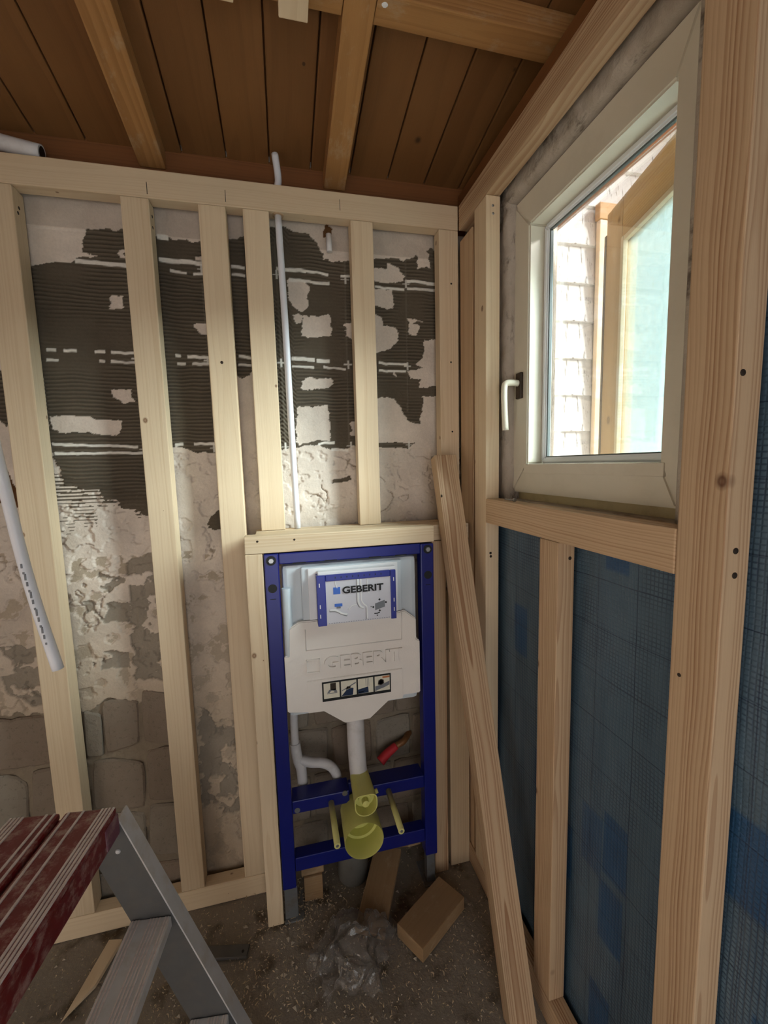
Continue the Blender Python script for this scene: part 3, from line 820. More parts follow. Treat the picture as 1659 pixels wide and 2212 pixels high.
def mitre(name, outer, inner, x0, x1, side, mat, parent, bev=.003):
    (oy0, oy1, oz0, oz1), (iy0, iy1, iz0, iz1) = outer, inner
    q = {'left': [(oy1, oz0), (oy1, oz1), (iy1, iz1), (iy1, iz0)], 'right': [(oy0, oz0), (oy0, oz1), (iy0, iz1), (iy0, iz0)],
         'top': [(oy0, oz1), (oy1, oz1), (iy1, iz1), (iy0, iz1)], 'bottom': [(oy0, oz0), (oy1, oz0), (iy1, iz0), (iy0, iz0)]}[side]
    V = [(x0, y, z) for y, z in q] + [(x1, y, z) for y, z in q]
    me = mesh_from(name, V, [(0, 1, 2, 3), (7, 6, 5, 4), (0, 4, 5, 1), (1, 5, 6, 2), (2, 6, 7, 3), (3, 7, 4, 0)])
    bm = bmesh.new(); bm.from_mesh(me); bmesh.ops.bevel(bm, geom=list(bm.edges), offset=min(bev, abs(x1 - x0) * .3), segments=2, affect='EDGES'); bm.to_mesh(me); bm.free()
    return put(name, me, mat, parent)


O1, I1 = (SY0, SY1, SZ0, SZ1), (GY0, GY1, GZ0, GZ1)
for sd in ('left', 'right', 'top', 'bottom'):
    mitre('sash_rail', O1, I1, SX0, SX1, sd, CREAM, wn, .004)
    mitre('frame_rail', (.572, 1.140, 1.284, 2.112), (SY0 + .03, SY1 - .03, SZ0 + .03, SZ1 - .03), .668, .755, sd, CREAM2, wn)
    mitre('glazing_bead', (GY0 - .0, GY1 + .0, GZ0 - .0, GZ1 + .0), (GY0 + .016, GY1 - .016, GZ0 + .016, GZ1 - .016), .692, .713, sd, WHITEP, wn, .004)
    mitre('gasket', (GY0 + .015, GY1 - .015, GZ0 + .015, GZ1 - .015), (GY0 + .019, GY1 - .019, GZ0 + .019, GZ1 - .019), .6985, .708, sd, GASK, wn, .001)
abox('trim_ledge', SX0 + .0005 - .003, SX0 + .004, GY0 - .012, GY1 + .012, GZ0 - .026, GZ0 - .001, CREAM, wn, axis='y', bev=.0015)
abox('pane', .702, .705, GY0 + .012, GY1 - .012, GZ0 + .012, GZ1 - .012, GLASS, wn, bev=0)
abox('pane', .722, .725, GY0 + .012, GY1 - .012, GZ0 + .012, GZ1 - .012, GLASS, wn, bev=0)
abox('packing_strip', .640, .666, 1.122, 1.131, 1.45, 2.075, PINEG, wn)
hb = abox('handle_base', .641, .650, 1.070, 1.096, 1.570, 1.640, HANDB, wn, bev=.003)
hd = tube('handle', [(.642, 1.083, 1.612), (.622, 1.083, 1.613), (.607, 1.086, 1.611), (.603, 1.088, 1.598), (.604, 1.089, 1.55), (.608, 1.089, 1.485)], .0085, HANDW, wn, k=6)
# the little bolt lying on the sill rail
bt = empty('bolt', (.585, 1.02, 1.2925), 'small steel bolt lying on the window sill rail', 'bolt')
tube('shank', [(.583, 1.045, 1.2965), (.589, 1.012, 1.2965)], .0022, STEEL, bt, n=8)
tube('head', [(.589, 1.012, 1.2972), (.5903, 1.004, 1.2972)], .0045, STEEL, bt, n=6)

# ---------------------------------------------------------------- outside the window
wo = empty('wall_outside', (1.5, 1.45, 0), 'white painted clapboard wall with peeling paint outside the window', None, kind='structure')
for i in range(-8, 12):
    z = 1.507 + .131 * i
    beam('siding_board', (.80, 1.412, z + .066), (2.6, 1.412, z + .066), (0, .10, 1), .142, .018, SIDM, wo, bev=.003)
abox('backing', .80, 2.6, 1.43, 1.52, -.1, 3.2, MAROON, wo, bev=0)
cb = empty('corner_board', (1.17, 1.37, .5), 'narrow cream vertical board on the clapboard wall outside', 'board')
abox('plank', 1.128, 1.188, 1.372, 1.392, .4, 2.235, TRIMW, cb)
abox('cap', 1.122, 1.200, 1.368, 1.393, 2.236, 2.29, OLDFR, cb, axis='x')
og = abox('ground_outside', .80, 6, -6, 1.43, -.3, -.1, plain('outside_ground', lin(150, 146, 138), .9, var=.1), None, bev=0)
nb = abox('sun_shade_wall', 2.45, 2.6, .22, 1.43, -.1, 4.2, MAROON, None, bev=0)  # unseen wall added to keep the sun off the clapboards
tag(nb, 'unseen wall added outside to shade the clapboards from the sun', None, 'structure')
tag(og, 'pale ground outside the window', None, 'structure')
# old casement hanging ajar outside
ca = empty('casement', (.74, .46, 1.28), 'old weathered brown wooden casement with textured glass hanging ajar outside', 'casement', rz=-math.radians(16))
CW, CT, CB = .615, .775, -.06       # width, top and bottom over the hinge point
RW = .085
abox('stile', -.02, .02, CW - RW, CW, CB, CT, OLDFR, ca, local=True)
abox('stile', -.02, .02, 0, RW, CB, CT, OLDFR, ca, local=True)
abox('rail', -.02, .02, RW + .001, CW - RW - .001, CT - .10, CT, OLDFR, ca, local=True)
abox('rail', -.02, .02, RW + .001, CW - RW - .001, CB, CB + .10, OLDFR, ca, local=True)
abox('pane', -.003, .003, RW - .01, CW - RW + .01, CB + .09, CT - .09, GLASS2, ca, bev=0, local=True)
abox('bead', -.024, -.012, CW - RW - .014, CW - RW - .002, CB + .10, CT - .10, TRIMW, ca, bev=.002, local=True)
abox('bead', -.024, -.012, RW + .002, CW - RW - .016, CT - .114, CT - .102, TRIMW, ca, bev=.002, local=True)
abox('gap_shade_strip', -.02, .0, CW + .001, CW + .014, CB, CT - .05, DARKGAP, ca, bev=.002, local=True)  # dark strip standing in for the shaded gap beside the stile

# ---------------------------------------------------------------- toilet module
tm = empty('toilet_module', (.185, 1.22, 0), 'blue steel wall-hung toilet frame with white concealed cistern', 'toilet frame')
YF = 1.205
upl = abox('upright', -.066, -.026, YF, YF + .040, .112, 1.159, BLUE, tm, bev=.003)
upr = abox('upright', .392, .433, YF, YF + .040, .112, 1.157, BLUE, tm, bev=.003)
trl = abox('top_rail', -.0255, .3915, YF + .002, YF + .038, 1.127, 1.1585, BLUE, tm, bev=.003)
for x, u in ((-.0465, upl), (.414, upr)):
    lathe('bolt_head', [(.0001, .006), (.007, .006), (.008, .003), (.008, 0)], (x, YF, 1.140), (0, -1, 0), STEEL, u, n=6)
    lathe('washer', [(.0135, .0), (.0135, .0018), (.004, .0018)], (x, YF, 1.140), (0, -1, 0), BLK, u, n=20)
    lathe('hole', [(.0001, .0008), (.0125, .0008), (.0125, -.002)], (x, YF, 1.060), (0, -1, 0), BLK, u, n=24)
    abox('mark', x - .008, x + .008, YF - .0006, YF + .001, 1.028, 1.030, BLK, u, bev=0)
for x in (.03, .12, .25, .33):
    abox('slot', x - .018, x + .018, YF + .0012, YF + .004, 1.1265, 1.1295, BLK, trl, bev=0)
ft = abox('foot', -.064, -.024, YF + .006, YF + .036, .006, .1115, ZINC, tm)
abox('foot_plate', -.066, -.005, YF - .005, YF + .09, 0, .006, ZINC, tm)
abox('foot', .398, .426, YF + .006, YF + .036, .006, .1115, ZINC, tm)
abox('foot_plate', .385, .432, YF - .005, YF + .09, 0, .006, ZINC, tm)
# middle rail: two angled halves beside the flush pipe
for x0, x1 in ((-.0255, .148), (.212, .3915)):
    m = abox('middle_rail', x0, x1, YF + .002, YF + .062, .357, .399, BLUE, tm, axis='x', bev=.003)
    for x in ((x0 + .014, x1 - .014) if x0 < 0 else ()):
        lathe('plug', [(.0001, .001), (.0085, .001), (.0085, -.002)], (x, YF + .002, .368 if x < 0 else .392), (0, -1, 0), ZINC, m, n=16)
abox('bridge_rail', .149, .211, YF + .034, YF + .050, .30, .398, BLUE, tm)
br = abox('bottom_rail', -.0255, .3915, YF + .002, YF + .042, .164, .210, BLUE, tm, bev=.003)
# cistern body
cs = abox('cistern', -.020, .380, YF + .014, YF + .110, .66, 1.121, CIST, tm, axis='x', bev=.014)
abox('collar', .033, .330, YF - .004, YF + .013, .959, 1.114, CIST, cs, axis='x', bev=.004)
abox('collar_panel', .052, .316, YF - .009, YF - .0045, .960, 1.111, WHITEP, cs, axis='x', bev=.002)
abox('access_box', .078, .304, YF - .030, YF - .0095, .961, 1.104, WHITEP, cs, axis='x', bev=.003)
tube('inlet_column', [(-.010, YF + .010, .70), (-.010, YF + .010, 1.055)], .013, CIST, cs, n=14)
# cover plate with the blue rim and the printed card
YB = YF - .034
cp = empty('cover_plate', (.19, YB, 1.0), None, None)
cp.parent = tm; cp.matrix_parent_inverse = wm(tm).inverted(); cp['label'] = 'blue rimmed printed cover plate'
BX0, BX1, BZ0, BZ1 = .0735, .3025, .948, 1.0945
for nm, q in (('rim', (BX0, .0985, BZ0, BZ1)), ('rim', (.2865, BX1, BZ0, BZ1)), ('rim', (.099, .286, 1.0765, BZ1))):
    abox(nm, q[0], q[1], YB - .0035, YB + .024, q[2], q[3], BLUEP, cp, bev=.002)
abox('card', .0975, .2875, YB - .001, YB + .004, BZ0 + .003, 1.0775, WPRINT, cp, bev=.0005)
for i in range(9): abox('rim_notch', .125 + i * .0165, .128 + i * .0165, YB - .0042, YB - .003, 1.084, 1.089, INKB, cp, bev=0)
for z in (1.062, 1.00, .972):
    abox('rim_slot', .0800, .0825, YB - .0042, YB - .003, z, z + .011, WHITEP, cp, bev=0)
    abox('rim_slot', .2945, .2970, YB - .0042, YB - .003, z, z + .011, WHITEP, cp, bev=0)
YPR = YB - .0012
abox('printed_square', .1195, .1395, YPR - .0006, YPR + .001, 1.0375, 1.0575, INKL, cp, bev=0)
text_obj('printed_word', 'GEBERIT', .1455, 1.0375, YPR - .0014, .0205, .1195, .0007, BLK, cp, bold=.028)
PR = lambda *p: [(x, YPR - .0006, z) for x, z in p]
for pts, r in ((PR((.190, 1.076), (.190, 1.03), (.191, 1.008), (.197, .995), (.206, .990)), .0034), (PR((.199, 1.076), (.199, 1.03), (.2, 1.012), (.206, 1.001), (.214, .993), (.215, .975), (.215, .956)), .0022),
               (PR((.107, .992), (.125, .990), (.142, .980), (.158, .975)), .0032), (PR((.160, .989), (.170, .998), (.186, 1.003)), .0018), (PR((.218, 1.076), (.218, 1.045), (.222, 1.032)), .0012), (PR((.125, 1.076), (.127, 1.064), (.131, 1.055)), .0012)):
    tube('printed_pipe', pts, r, WHITEP, cp, n=8, flat=.25)
for pts in (PR((.1865, 1.076), (.1865, 1.01), (.193, .992)), PR((.107, .988), (.125, .986), (.142, .976), (.156, .9705)), PR((.2115, .99), (.2115, .956))):
    tube('printed_shadow', pts, .0007, GREYP, cp, n=6, flat=.4)
abox('printed_valve', .122, .144, YPR - .0007, YPR, 1.001, 1.0095, INKL, cp, bev=0)
abox('printed_valve', .127, .139, YPR - .0007, YPR, .9955, 1.0005, GREYP, cp, bev=0)
prism('printed_box', [(.239, .979), (.239, .999), (.268, 1.007), (.268, .987)], YPR - .0007, YPR, GREYP, cp)
for x, z in ((.2335, .989), (.2715, 1.000), (.2525, 1.010), (.2525, .977)):
    prism('printed_arrow', [(x - .0035, z), (x, z + .0035), (x + .0035, z), (x, z - .0035)], YPR - .0009, YPR, BLK, cp)
for x, z, w in ((.226, .99, .002), (.236, .968, .012), (.247, .970, .006), (.243, .962, .004)):
    abox('printed_mark', x, x + w, YPR - .0007, YPR, z, z + .0025, BLK, cp, bev=0)
for i in range(26): abox('printed_rule', .104 + i * .007, .107 + i * .007, YPR - .0006, YPR, .953, .9542, GREYP, cp, bev=0)
# styrofoam shell
foam = [(-.009, .938), (.021, .956), (.304, .9535), (.336, .958), (.372, .928), (.3725, .863), (.383, .857), (.3825, .6866), (.325, .686), (.324, .679), (.279, .679), (.2186, .630), (.1426, .629), (.0814, .676), (.035, .677), (-.0235, .685), (-.025, .858), (-.0127, .858)]
fo = prism('styrofoam_shell', foam, YF - .004, YF + .0135, FOAM, tm, bev=.003)
YS = YF - .004
gz = [(.0375, .9315), (.0375, .868), (.3255, .868), (.3265, .952)]
for a, b in zip(gz, gz[1:]):
    tube('groove', [(a[0], YS, a[1]), (b[0], YS, b[1])], .0014, FOAMD, fo, n=8)
prism('raised_panel', [(.035, .677), (.035, .7755), (.3245, .7755), (.3245, .679), (.279, .679), (.2186, .630), (.1426, .629), (.0814, .676)], YS - .004, YS + .001, FOAM, fo, bev=.0015)
text_obj('embossed_word', 'GEBERIT', .087, .8025, YS + .0005, .0405, .238, .0075, FOAM, fo, bold=.03)
for a in ((.0365, .0375, .8005, .8395), (.0735, .0745, .8005, .8395), (.0365, .0745, .8005, .8015), (.0365, .0745, .8385, .8395)):
    abox('embossed_square', a[0] - .0008, a[1] + .0008, YS - .006, YS + .0005, a[2] - .0008, a[3] + .0008, FOAM, fo, bev=.0008)
YK = YS - .0042
sk = abox('picture_sticker', .078, .2865, YK - .0012, YK + .0005, .7065, .767, BLK, fo, axis='x', bev=0)
sk['label'] = 'black strip sticker with four small assembly pictures'
cw = .0465
for i in range(4):
    x = .0825 + i * .0512
    pn = abox('picture', x, x + cw, YK - .0018, YK - .001, .7155, .7625, CARD, sk, bev=0)
    Yq = YK - .0018
    W_ = lambda name, poly, mat: prism(name, [(x + a * cw, .7155 + b * .047) for a, b in poly], Yq - .0005, Yq + .0004, mat, sk)
    if i == 0:
        W_('picture_part', [(.42, .55), (.42, .98), (.78, .98), (.78, .5)], SCREW)
        W_('picture_part', [(.22, .38), (.34, .55), (.74, .6), (.86, .38), (.7, .36), (.6, .48), (.45, .48), (.36, .36)], GREYP)
        W_('picture_part', [(.2, .3), (.2, .34), (.85, .34), (.85, .3)], GREYP)
    elif i == 1:
        W_('picture_part', [(.0, .02), (.35, .4), (.7, .5), (.8, .45), (.75, .02)], INKB)
        W_('picture_part', [(.05, .35), (.05, .4), (.95, .85), (.97, .78)], GREYP)
        W_('picture_part', [(.3, .42), (.38, .62), (.62, .6), (.6, .48)], SCREW)
    elif i == 2:
        W_('picture_part', [(.0, .02), (.0, .3), (.66, .42), (.68, .02)], INKB)
        W_('picture_part', [(.05, .08), (.05, .13), (.35, .16), (.35, .1)], WHITEP)
        for xx in (.50, .60, .70): W_('picture_part', [(xx, .45), (xx, .98), (xx + .02, .98), (xx + .02, .45)], GREYP)
    else:
        W_('picture_part', [(.02, .02), (.02, .35), (.45, .42), (.98, .6), (.98, .35), (.6, .2), (.2, .1)], GREYP)
        W_('picture_part', [(.2, .45), (.25, .72), (.42, .8), (.6, .72), (.62, .5), (.42, .38)], SCREW)
        W_('picture_part', [(.28, .48), (.31, .68), (.42, .74), (.54, .68), (.55, .52), (.42, .44)], WHITEP)
        W_('picture_part', [(.52, .84), (.52, .96), (.99, .96), (.99, .84)], ORNG)
# pipes
tube('overflow_pipe', [(-.006, 1.288, .67), (-.008, 1.288, .59), (-.008, 1.288, .525)], .0125, PIPEG, tm)
tube('pipe_socket', [(-.008, 1.288, .532), (-.005, 1.288, .495), (-.001, 1.288, .471), (.007, 1.288, .439), (.009, 1.288, .380)], .0165, PIPEG, tm)
tube('pipe_branch', [(.002, 1.288, .472), (.038, 1.288, .456), (.072, 1.288, .448), (.100, 1.288, .430), (.117, 1.288, .400), (.121, 1.288, .36)], .0155, PIPEG, tm)
tube('flush_pipe', [(.178, YF + .025, .66), (.178, YF + .025, .56), (.180, YF + .022, .47), (.183, YF + .016, .425)], .0275, PIPEG, tm, n=24)


def squarish(t):
    c, s_ = abs(math.cos(t)), abs(math.sin(t))
    p = 4.0 if math.sin(t) > 0 else 2.1
    return (c ** p + s_ ** p) ** (-1 / p)


fbnd = lathe('flush_bend_cap', [(.0285, .0), (.030, .03), (.033, .112), (.0335, .118), (.0305, .118), (.0295, .085), (.0001, .083)], (.183, YF + .020, .424), (.00, -1, .0), YEL, tm, n=48, shape=squarish)
lathe('cap_boss', [(.018, 0), (.018, .012), (.010, .013), (.010, .03), (.0001, .032)], (.183, YF - .063, .424), (0, -1, 0), YEL, fbnd, n=24)
tube('cap_tab', [(.214, YF - .055, .424), (.226, YF - .055, .428)], .007, YEL, fbnd, n=12)
tube('collar_clip', [(.180, YF + .012, .452), (.1815, YF - .008, .440)], .012, WHITEP, fbnd, n=12)
dr = lathe('drain_cap', [(.054, .0), (.056, .06), (.0575, .122), (.0565, .125), (.0545, .122), (.054, .058), (.046, .057), (.044, .03), (.0001, .029)], (.174, YF + .022, .318), (0, -1, .0), YEL, tm, n=56)
for x in (.091, .272):
    rd = tube('mounting_rod', [(x, YF + .01, .371), (x, 1.052, .371)], .0088, YELD, tm, n=16)
    lathe('rod_tip', [(.0001, .0012), (.0035, .0012), (.0045, 0)], (x, 1.052, .371), (0, -1, 0), STEEL, rd, n=12)

# things behind and under the module
gp = lathe('drain_stub', [(.001, .16), (.050, .16), (.056, .155), (.056, .10), (.052, .095), (.052, 0)], (.165, 1.318, .0), (0, -.06, 1), MORT, None, n=32)
tag(gp, 'grey plastic drain stub standing on the floor under the module', 'drain pipe')
wv = empty('wall_valve', (.33, 1.36, .43), 'pink wrapped pipe end poking out of the blocks behind the blue rail', 'pipe')
tube('sleeve', [(.273, 1.325, .385), (.300, 1.335, .402), (.335, 1.345, .418)], .016, PINKM, wv, rads=(.017, .013))
tube('fitting', [(.335, 1.345, .418), (.365, 1.350, .428), (.395, 1.385, .432)], .011, COPP, wv)
wdg = abox('wooden_wedge', -.010, .062, 1.262, 1.292, .085, .120, DUSTW, None, axis='x')
ub = abox('wooden_packer', -.003, .056, 1.255, 1.30, .0, .084, DUSTW, None, axis='x')
tag(wdg, 'small orange-brown wood wedge tucked under the blue bottom rail', 'wood block')
tag(ub, 'dusty wood packer on the floor behind the steel foot', 'wood block')
sb = beam('wood_block', (.345, 1.335, .07), (.372, 1.275, .12), (1, 0, 0), .05, .045, DUSTW, None)
tag(sb, 'short dusty wood block leaning behind the right foot of the module', 'wood block')

# ---------------------------------------------------------------- loose timber
lp = beam('leaning_post', (.5035, .813, .0125), (.4935, 1.272, 1.418), (1, 0, 0), .0705, .042, PINEG, None)
tag(lp, 'pale squared timber leaning diagonally into the corner beside the toilet module', 'timber')
screws(lp, [(.4605, 1.205, 1.30)], (-1, 0, 0))
of = beam('timber_offcut', (.285, 1.040, .0245), (.458, 1.148, .0225), (.54, -.84, 0), .100, .044, DUSTW, None)
tag(of, 'thick brown timber offcut lying on the floor by the corner', 'wood block')
db = beam('dusty_board', (.292, 1.318, .058), (.178, 1.098, .014), (1, -.5, 0), .092, .020, DUSTW, None)
tag(db, 'dusty flat board sloping from under the toilet module to the floor', 'board')
# splintered stick
V = [(-.022, 0, 0), (.016, 0, 0), (.016, .012, 0), (-.022, .012, 0), (-.026, .0, .13), (.008, 0, .11), (.008, .011, .11), (-.026, .011, .13), (-.034, .002, .185), (-.030, .006, .185)]
F = [(0, 1, 2, 3), (0, 1, 5, 4), (1, 2, 6, 5), (2, 3, 7, 6), (3, 0, 4, 7), (4, 5, 8), (5, 6, 9, 8), (6, 7, 9), (7, 4, 8, 9)]
stc = put('splintered_stick', mesh_from('splintered_stick', V, F), PINE, None, Matrix.Translation((-.555, 1.275, .002)) @ Matrix.Rotation(math.radians(-12), 4, 'Z') @ Matrix.Rotation(math.radians(90), 4, 'X'))
tag(stc, 'splintered pale stick lying on the floor behind the ladder tread', 'stick')
bar = empty('flat_bar', (-.23, 1.16, 0), 'flat grey metal bar lying on the floor beside the ladder', 'metal bar')
beam('strip', (-.305, 1.178, .006), (-.170, 1.150, .006), (0, 1, 0), .034, .010, ALUD, bar)
lathe('hole', [(.0001, .0006), (.004, .0006), (.004, -.001)], (-.185, 1.150, .0112), (0, 0, 1), BLK, bar, n=12)

# ---------------------------------------------------------------- pipes on the wall
vp = empty('riser_pipe', (.03, 1.33, 1.21), 'thin white water pipe rising through the top plate', 'pipe')
tube('lower_run', [(.034, 1.335, 1.209), (.030, 1.333, 1.50), (.027, 1.330, 1.82), (.022, 1.338, 2.119)], .0098, PIPEW, vp)
tube('upper_run', [(.022, 1.340, 2.189), (.028, 1.345, 2.22), (.022, 1.345, 2.285)], .0098, PIPEW, vp)
tube('hole_collar', [(.022, 1.338, 2.1165), (.022, 1.338, 2.1195)], .016, PINEG, vp, n=14)
hs = empty('hose', (-.45, .9, 1.0), 'loose white water pipe end hanging in front of the first stud at left', 'pipe')
hp = tube('tube', [(-.60, .86, 2.30), (-.545, .88, 1.85), (-.510, .895, 1.58), (-.493, .90, 1.408), (-.4775, .90, 1.259), (-.4625, .90, 1.152), (-.440, .90, 1.026)], 0.0098, PIPEW, hs, n=16)
for i in range(14):
    t = i / 14; z = 1.08 + t * .16; x = -.4495 - t * .026
    abox('printed_mark', x - .0014, x + .0014, 0.8893, .8908, z, z + .004 + .004 * (i % 3), GREYP, hp, bev=0)
cd = empty('conduit', (-.6, 1.345, 2.22), 'grey plastic conduit lying on the top plate at the upper left', 'pipe')
tube('tube', [(-.95, 1.35, 2.27), (-.75, 1.347, 2.243), (-.558, 1.342, 2.211)], .0185, PIPEG, cd, n=18)
lathe('opening', [(.0001, .0006), (.0145, .0006)], (-.558, 1.342, 2.211), (.98, 0, -.16), BLK, cd, n=18)
sp_ = empty('plug_stub', (.165, 1.37, 2.05), 'short whitish pipe stub in the stained wall niche near the ceiling', 'pipe')
tube('stub', [(.169, 1.366, 2.095), (.170, 1.366, 2.045)], .0085, PIPEG, sp_, n=12)

# ---------------------------------------------------------------- step ladder
ld = empty('step_ladder', (-.362, .862, 0), 'small aluminium step ladder with a maroon ribbed top platform', 'step ladder', rz=-math.radians(7))
LZ = .75; KS = .385; LL = .44
xf = lambda z: (LZ - z) * KS
for ys, nm in ((0.0, 1), (-LL, -1)):
    z0, z1 = .0, LZ - .026
    web = put('side_rail', mesh_from('side_rail', [(xf(z) + dx, ys + dy, z) for z in (z0, z1) for dx, dy in ((0, 0), (-.081, 0), (-.081, .003), (0, .003))],
              [(0, 1, 2, 3), (4, 5, 6, 7), (0, 1, 5, 4), (1, 2, 6, 5), (2, 3, 7, 6), (3, 0, 4, 7)]), ALUD, ld, None, True)  # web darker than its flange, its shade put into the colour
    e = .034 * nm
    put('front_flange', mesh_from('front_flange', [(xf(z) + dx, ys + dy, z) for z in (z0, z1) for dx, dy in ((0.0005, 0.0 if nm > 0 else .003), (.0035, 0.0 if nm > 0 else .003), (.0035, e), (.0005, e))],
        [(0, 1, 2, 3), (4, 5, 6, 7), (0, 1, 5, 4), (1, 2, 6, 5), (2, 3, 7, 6), (3, 0, 4, 7)]), ALU, web, None, False).matrix_parent_inverse = Matrix.Identity(4)
    for zz in (.70, .655, .47, .22):
        lathe('rivet', [(.0001, .003), (.004, .002), (.005, 0)], (xf(zz) - .03, ys - .0005 if nm > 0 else ys + .0035, zz), (0, -nm, 0), ALU, web, n=12).matrix_parent_inverse = Matrix.Identity(4)
    beam('rear_leg', (-.175, ys, LZ - .03), (-.52, ys, .0), (0, 1, 0), .025, .035, ALU, ld, local=True)
for zt in (.50, .25):
    td = abox('tread', xf(zt) - .079, xf(zt) - .001, -LL + .004, -.001, zt - .024, zt, ALU, ld, axis='y', bev=.003, local=True)
    c = wm(td).translation
    for xx in (-.074, -.068, -.062, -.040, -.034, -.028, -.022, -.011, -.006):
        rb = abox('grip_rib', xf(zt) + xx - .0014, xf(zt) + xx + .0014, -LL + .006, -.003, zt - .001, zt + .0018, RIBM, td, axis='y', bev=.0008)
        rb.matrix_parent_inverse = td.matrix_basis.inverted()
pf = abox('platform_plank', -.080, .012, -LL, .0, LZ - .012, LZ, RED, ld, axis='y', bev=.004, local=True)
pb = abox('platform_plank', -.178, -.090, -LL, .0, LZ - .012, LZ, RED, ld, axis='y', bev=.004, local=True)
sk_ = abox('platform_skirt', .006, .012, -LL, -.004, LZ - .058, LZ - .010, RED, ld, axis='y', bev=.002, local=True)
abox('platform_skirt', -.178, -.172, -LL, -.004, LZ - .058, LZ - .010, RED, ld, axis='y', bev=.002, local=True)
abox('gutter', -.096, -.074, -LL, -.002, LZ - .024, LZ - .013, RED, ld, axis='y', bev=.002, local=True)
abox('end_cap', -.016, .0145, -.045, .001, LZ - .056, LZ - .012, CAPP, ld, axis='y', bev=.004, local=True)
for P_, xs in ((pf, (.0085, .002, -.0045, -.011, -.046, -.072)), (pb, (-.175, -.168, -.161, -.154, -.112, -.098))):
    for xx in xs:
        rb = abox('grip_rib', xx - .0021, xx + .0021, -LL + .002, -.002, LZ - .001, LZ + .0022, RIBM, P_, axis='y', bev=.0009)
        rb.matrix_parent_inverse = P_.matrix_basis.inverted()

# ---------------------------------------------------------------- crumpled plastic film
def film():
    n = 30; V, F = [], []; rf = random.Random(5)
    for i in range(n):
        for j in range(n):
            u, v = i / (n - 1) - .5, j / (n - 1) - .5
            r = math.hypot(u, v) * 2
            px = .125 + u * .27 + v * .06 + rf.uniform(-.004, .004) + mnoise.noise(Vector((u * 5, v * 5, 3))) * .04
            py = 1.065 + v * .24 + rf.uniform(-.004, .004) + mnoise.noise(Vector((u * 5, v * 5, 8))) * .04
            c1 = 1 - abs(mnoise.noise(Vector((u * 4.5, v * 4.5, 1.3)))) * 2.2
            c2 = 1 - abs(mnoise.noise(Vector((u * 9, v * 9, 5.1)))) * 2
            z = .005 + max(0, 1 - r ** 2 * .85) * (.030 + .050 * max(0, c1) + .022 * c2 + rf.uniform(-.004, .004))
            V.append((px, py, max(z, .005)))
    for i in range(n - 1):
        for j in range(n - 1):
            u, v = i / (n - 1) - .5, j / (n - 1) - .5
            if math.hypot(u, v) + mnoise.noise(Vector((u * 6, v * 6, 2))) * .08 < .47:
                a, b, c, d = i * n + j, (i + 1) * n + j, (i + 1) * n + j + 1, i * n + j + 1
                F += [(a, b, c), (a, c, d)] if (i + j) % 2 else [(a, b, d), (b, c, d)]
    me = mesh_from('plastic_film', V, F)
    bm = bmesh.new(); bm.from_mesh(me)
    bmesh.ops.delete(bm, geom=[v for v in bm.verts if not v.link_faces], context='VERTS')
    bmesh.ops.subdivide_edges(bm, edges=list(bm.edges), cuts=1, use_grid_fill=True, smooth=.35)
    bm.to_mesh(me); bm.free()
    return put('plastic_film', me, FILM)


tag(film(), 'crumpled clear plastic film lying on the floor in front of the module', 'plastic film')

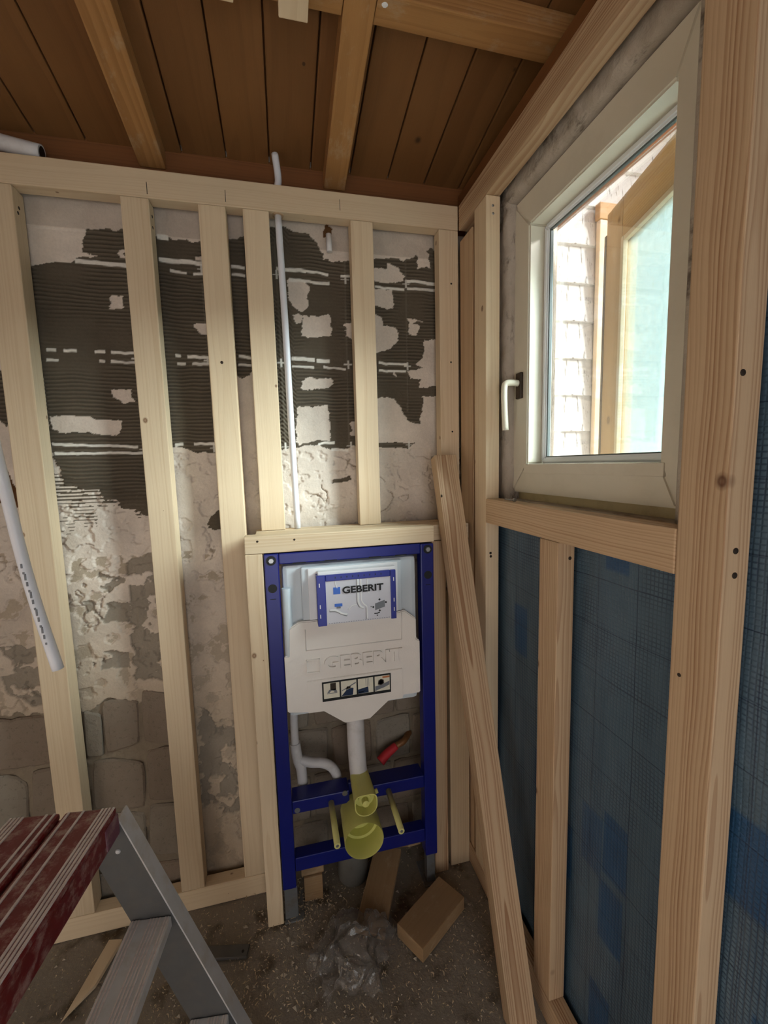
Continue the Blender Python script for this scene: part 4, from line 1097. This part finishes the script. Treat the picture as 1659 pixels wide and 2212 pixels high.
# ---------------------------------------------------------------- wood shavings and grit, nobody could count them
def chips(name, cnt, mat, rng, lmin, lmax, wmin, wmax, spots):
    V, F = [], []
    for _ in range(cnt):
        cx, cy, sx, sy = rng.choice(spots)
        x = rng.gauss(cx, sx); y = rng.gauss(cy, sy)
        if x > .60 or x < -1.2 or y > 1.36 or y < -.3: continue
        a = rng.uniform(0, math.tau); L_ = rng.uniform(lmin, lmax); w = rng.uniform(wmin, wmax)
        dx, dy = math.cos(a), math.sin(a); nx, ny = -dy, dx
        zb = .002 + rng.uniform(0, .004); arch = rng.uniform(0, .35) * L_; cur = rng.uniform(-.3, .3) * L_
        b = len(V)
        for k, t in enumerate((-.5, -.17, .17, .5)):
            bow = (1 - (2 * t) ** 2)
            ww = w * (.4 if k in (0, 3) else 1)
            for s_ in (-.5, .5):
                V.append((x + dx * L_ * t + nx * (cur * bow + ww * s_), y + dy * L_ * t + ny * (cur * bow + ww * s_), zb + arch * bow + (0 if s_ < 0 else w * .25)))
        for k in range(3): F.append((b + 2 * k, b + 2 * k + 1, b + 2 * k + 3, b + 2 * k + 2))
    me = bpy.data.meshes.new(name); me.from_pydata(V, [], F)
    return put(name, me, mat)


SHAV = plain('shaving_wood', lin(206, 186, 154), .7, var=.25, vscale=60)
GRIT = plain('mortar_grit', lin(170, 158, 142), .9, var=.3, vscale=50)
rg = random.Random(3)
sh = chips('wood_shavings', 2600, SHAV, rg, .003, .012, .0008, .0028, [(-.05, 1.0, .16, .12), (-.05, 1.0, .28, .22), (.2, .95, .25, .2), (-.3, 1.15, .2, .1), (-.02, 1.26, .06, .04), (.45, 1.0, .1, .2)])
tag(sh, 'scattered pale wood shavings and sawdust curls over the floor', 'wood shavings', 'stuff')


def grit(cnt, rng):
    V, F = [], []
    for _ in range(cnt):
        x = rng.gauss(-.15, .4); y = rng.gauss(1.0, .25)
        if x > .58 or x < -1.2 or y > 1.36: continue
        s_ = rng.uniform(.001, .0042) * (1 if rng.random() < .93 else 2.2)
        b = len(V); ps = [(1, 0, 0), (-.5, .87, 0), (-.5, -.87, 0), (.1, .1, 1)]
        an = rng.uniform(0, 6.28); ca_, sa_ = math.cos(an), math.sin(an)
        for p in ps:
            q = (p[0] * s_ * rng.uniform(.6, 1.3), p[1] * s_ * rng.uniform(.6, 1.3), p[2] * s_ * .8)
            V.append((x + q[0] * ca_ - q[1] * sa_, y + q[0] * sa_ + q[1] * ca_, q[2] + .0005))
        F += [(b, b + 1, b + 3), (b + 1, b + 2, b + 3), (b + 2, b, b + 3)]
    me = bpy.data.meshes.new('mortar_crumbs'); me.from_pydata(V, [], F)
    return put('mortar_crumbs', me, GRIT)


tag(grit(1600, rg), 'pale mortar crumbs and grit scattered over the floor', 'grit', 'stuff')
tag(fb); bpy.context.view_layer.update()
